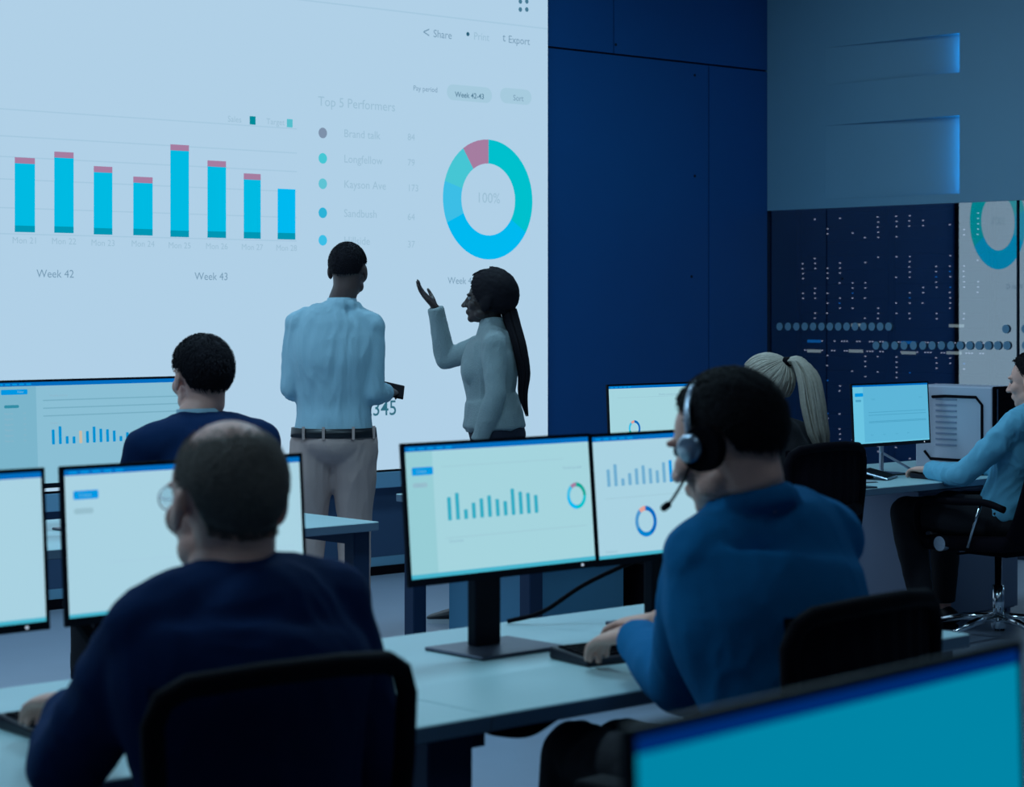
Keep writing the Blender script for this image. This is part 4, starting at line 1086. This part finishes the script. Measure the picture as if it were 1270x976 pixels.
def tail(p, m, parent, tie, pts, radii, n, seed, w=.0035, name='ponytail'):
    rnd = random.Random(seed); bm = B(); path = [V(q) for q in pts]
    sp = smoothpath(path, 4); nn = len(sp)
    rr = [radii[min(len(radii) - 1, int(i / (nn - 1) * (len(radii) - 1)))] * (1 - ((i / (nn - 1) * (len(radii) - 1)) % 1)) + radii[min(len(radii) - 1, int(i / (nn - 1) * (len(radii) - 1)) + 1)] * ((i / (nn - 1) * (len(radii) - 1)) % 1) for i in range(nn)]
    tube(bm, sp[:-2], [r * .75 for r in rr[:-2]], 14, dome=True)
    for k in range(n):
        a = rnd.uniform(0, 2 * PI); q = math.sqrt(rnd.random()) * .25 + .72; ph = rnd.uniform(-1, 1)
        L_ = nn - rnd.randint(0, max(1, nn // 6)); o = []
        for i in range(L_):
            aa = a + .5 * ph * i / nn; o.append(sp[i] + V((math.cos(aa) * rr[i] * q, math.sin(aa) * rr[i] * q, rnd.uniform(-.002, .002))))
        tube(bm, o, [w] * (L_ - 3) + [w * .7, w * .5, w * .2], 5)
    return build(name, bm, m, parent, smooth=True)
tp, nd = p.surf(180, 36, .016)
tl = tail(p, M_hblond, p.t, None, [tp, tp + V((.02, -.045, .0)), tp + V((.035, -.08, -.06)), tp + V((.05, -.09, -.16)), tp + V((.075, -.095, -.27)), tp + V((.12, -.10, -.38))], [.014, .030, .044, .048, .042, .014], 120, 6)
bm = B(); tube(bm, [tp + V((0, .004, 0)), tp + V((.002, -.018, 0))], .018, 14); build('hair_tie', bm, M_black, tl)

# --- man at the far right
J = seated(shz=.985, nkz=1.055, hdz=1.160, hdy=-.12, lean=-.17, w=.19, hip=.56, kn=(.13, .44, .57), an=(.14, .46, .085))
J['waist'] = (0, -.05, .74); J['chest'] = (0, -.12, .89); J['head'] = (0, -.12, 1.165)
J['kn_l'] = (-.20, .42, .565); J['an_l'] = (-.22, .30, .085)
J.update(el_l=(-.27, .06, .755), wr_l=(-.20, .29, .765), el_r=(.27, .08, .76), wr_r=(.16, .34, .765))
J.update(hand_l=((.25, 1, -.06), (0, 0, 1), 35, 1.0), hand_r=((-.15, 1, -.06), (0, 0, 1), 38, 1.0))
p = Person('person', 'man in sky blue shirt typing at the right edge of the photo', (8.20, 5.70, 0), 0, J, M_skin, (14, 6), 1.02, voxel=.006)
p.body(); jacket(p, M_shirtb, .014, .007, (.010, 11, (1, 1, .6), 3), name='shirt', hem=.03); trousers(p, M_btrou); p.shoes()
cap = p.hair_cap(M_hdark, lambda az, el: man_region(az, el, 42, 4, -30, 24), .014, nz=.004)
p.strands(M_hdark, lambda az, el: man_region(az, el, 42, 4, -30, 24), 3500, .022, .012, down_back, cap, .0016, 13, None, .35)
w0 = p.J['wr_l'] + (p.J['el_l'] - p.J['wr_l']).normalized() * .012; wd = (p.J['el_l'] - p.J['wr_l']).normalized()
bm = B(); tube(bm, [w0, w0 + wd * .022], .0325, 18); wt = build('wristwatch', bm, M_shirtw, p.t, smooth=True)
bm = B(); disc(bm, w0 + wd * .011 + V((0, 0, .033)), (0, 0, 1), .018, .008, 18); build('watch_face', bm, M_alu, wt)

# --- standing man before the screen (local x = to the right, y = away)
J = dict(pelvis=(0, 0, .93), waist=(0, .0, 1.07), chest=(.0, .0, 1.27), neck=(.035, .01, 1.515), head=(.062, .03, 1.655),
         sh_l=(-.150, .0, 1.420), sh_r=(.158, 0, 1.410), hip_l=(-.09, 0, .90), hip_r=(.09, 0, .90),
         kn_l=(-.11, .02, .50), kn_r=(.09, .02, .50), an_l=(-.14, -.02, .085), an_r=(.09, .0, .085), toe_l=(-.22, .2, .05), toe_r=(.14, .22, .05),
         el_l=(-.185, .0, 1.14), wr_l=(-.13, .22, 1.10), el_r=(.172, -.03, 1.12), wr_r=(.225, .21, 1.11),
         hand_l=((.7, .7, .1), (0, .3, 1), 45, .9), hand_r=((.15, 1, .1), (.5, -.1, 1), 45, .9))
mx, my = on_y(414, 7.65)[0], 7.65
p = Person('person', 'standing man in pale shirt and khaki trousers facing the big screen', (mx, my, 0), -R(42.3), J, M_skinm, (-14, 3), 1.04, voxel=.006, bulk=1.02)
p.body()
def mask_sh(co): return 1.0
jacket(p, M_shirtw, .015, .0065, (.008, 11, (1.3, 1.3, .35), 6), name='shirt', hem=-.045, end=.93)
bm = B(); tube(bm, [p.J['neck'] + V((0, -.004, -.02)), p.J['neck'] + V((0, -.002, .022))], [.074, .064], 20); build('shirt_collar', bm, M_shirtw, p.t, smooth=True)
trousers(p, M_khaki, .018, .007, hem=.012, end=1.0, fold=(.007, 9, (1, 1, .5), 2)); p.shoes()
bm = B(); etube(bm, [((0, 0, .925), .192, .146), ((0, 0, .965), .188, .142)], (1, 0, 0), 36); bt = build('belt', bm, M_belt, p.t, smooth=True)
bm = B()
for a in (-100, -60, -130, -20): x_, y_ = math.cos(R(a)) * .192, math.sin(R(a)) * .146; box(bm, x_ - .006, x_ + .006, y_ - .006, y_ + .006, .918, .974)
build('belt_loops', bm, M_khaki, bt)
cap = p.hair_cap(M_hblack, lambda az, el: man_region(az, el, 44, 2, -30, 24), .006, nz=.002)
p.strands(M_hblack, lambda az, el: man_region(az, el, 44, 2, -30, 24), 2500, .008, .005, down_back, cap, .0016, 15, None, .5)
mw = p.t.matrix_basis if False else (Matrix.Translation(V((mx, my, 0))) @ Matrix.Rotation(-R(42.3), 4, 'Z'))
tl_ = empty('tablet', mw @ V((.25, .33, 1.115)), -R(42.3), cat='tablet', label='dark tablet held by the standing man in pale shirt')
bm = B(); box(bm, -.06, .045, -.07, .07, -.005, .005, 0, .004, 2); bmesh.ops.transform(bm, matrix=Matrix.Rotation(R(22), 4, 'X') @ Matrix.Rotation(R(14), 4, 'Y'), verts=bm.verts[:]); build('tablet_body', bm, M_black, tl_)

# --- standing woman (faces left in the photo)
J = dict(pelvis=(0, .0, .93), waist=(0, .015, 1.07), chest=(0, .02, 1.21), neck=(0, .005, 1.405), head=(0, .035, 1.525),
         sh_l=(-.155, .0, 1.325), sh_r=(.155, .01, 1.33), hip_l=(-.085, 0, .88), hip_r=(.085, 0, .88),
         kn_l=(-.09, .0, .48), kn_r=(.09, .10, .48), an_l=(-.10, -.06, .085), an_r=(.09, .10, .085), toe_l=(-.12, .14, .05), toe_r=(.08, .30, .05),
         el_l=(-.20, -.01, 1.09), wr_l=(-.17, .07, .87), el_r=(.20, .235, 1.245), wr_r=(.14, .285, 1.50),
         hand_l=((.05, .1, -1), (-1, 0, 0), 25, .8), hand_r=((-.05, .62, .72), (.2, .70, -.65), 16, .8, .0))
wx, wy = 6.835, 7.63
p = Person('person', 'standing woman in grey turtleneck raising her open hand to the screen', (wx, wy, 0), R(90 - 42.3), J, M_skind, (-4, -3), .97, female=True, voxel=.0052)
p.body(.95)
bm = B(); p.torso(bm, .016, lo=-.02, hi=9)
for a in 'lr': p.arm(bm, a, .014, .98, .013, .004)
etube(bm, [(p.J['pelvis'] + V((0, 0, .0)), .190, .150), (p.J['pelvis'] + V((0, 0, .06)), .180, .142), (p.J['waist'], .156, .124)], (1, 0, 0), 28)
tube(bm, [p.J['neck'] + V((0, 0, -.035)), p.J['neck'] + V((0, .002, .01)), p.J['neck'] + V((0, .004, .045))], [.080, .062, .060], 20)
fuse('turtleneck_sweater', bm, M_knit, p.t, .0065, 8, (.006, 10, (1, 1, .45), 9))
trousers(p, M_jean, .018, .007, hem=.035, end=1.02); p.shoes(M_shoe, M_sole)
wreg = lambda az, el: (lambda a: el > (48 if a < 28 else 48 - (a - 28) * 1.9 if a < 52 else max(-44, 2.4 - (a - 52) * 1.5)))(az if az <= 180 else 360 - az)
cap = p.hair_cap(M_hblack, wreg, .034, nz=.003, puff=lambda az, el: (1.0 + .45 * (.5 - .5 * math.cos(R(az)))) * (1 if el > -30 else .9))
sweep(p, M_hblack, cap, 360, 180, -28, .034, wreg, 8, .003)
tp, nd = p.surf(180, -32, .022)
tl = tail(p, M_hblack, p.t, None, [tp, tp + V((-.03, -.025, -.08)), tp + V((-.07, -.055, -.18)), tp + V((-.08, -.075, -.30)), tp + V((-.08, -.07, -.40)), tp + V((-.08, -.09, -.50))], [.04, .036, .032, .028, .020, .006], 70, 10, .004, 'long_braids')
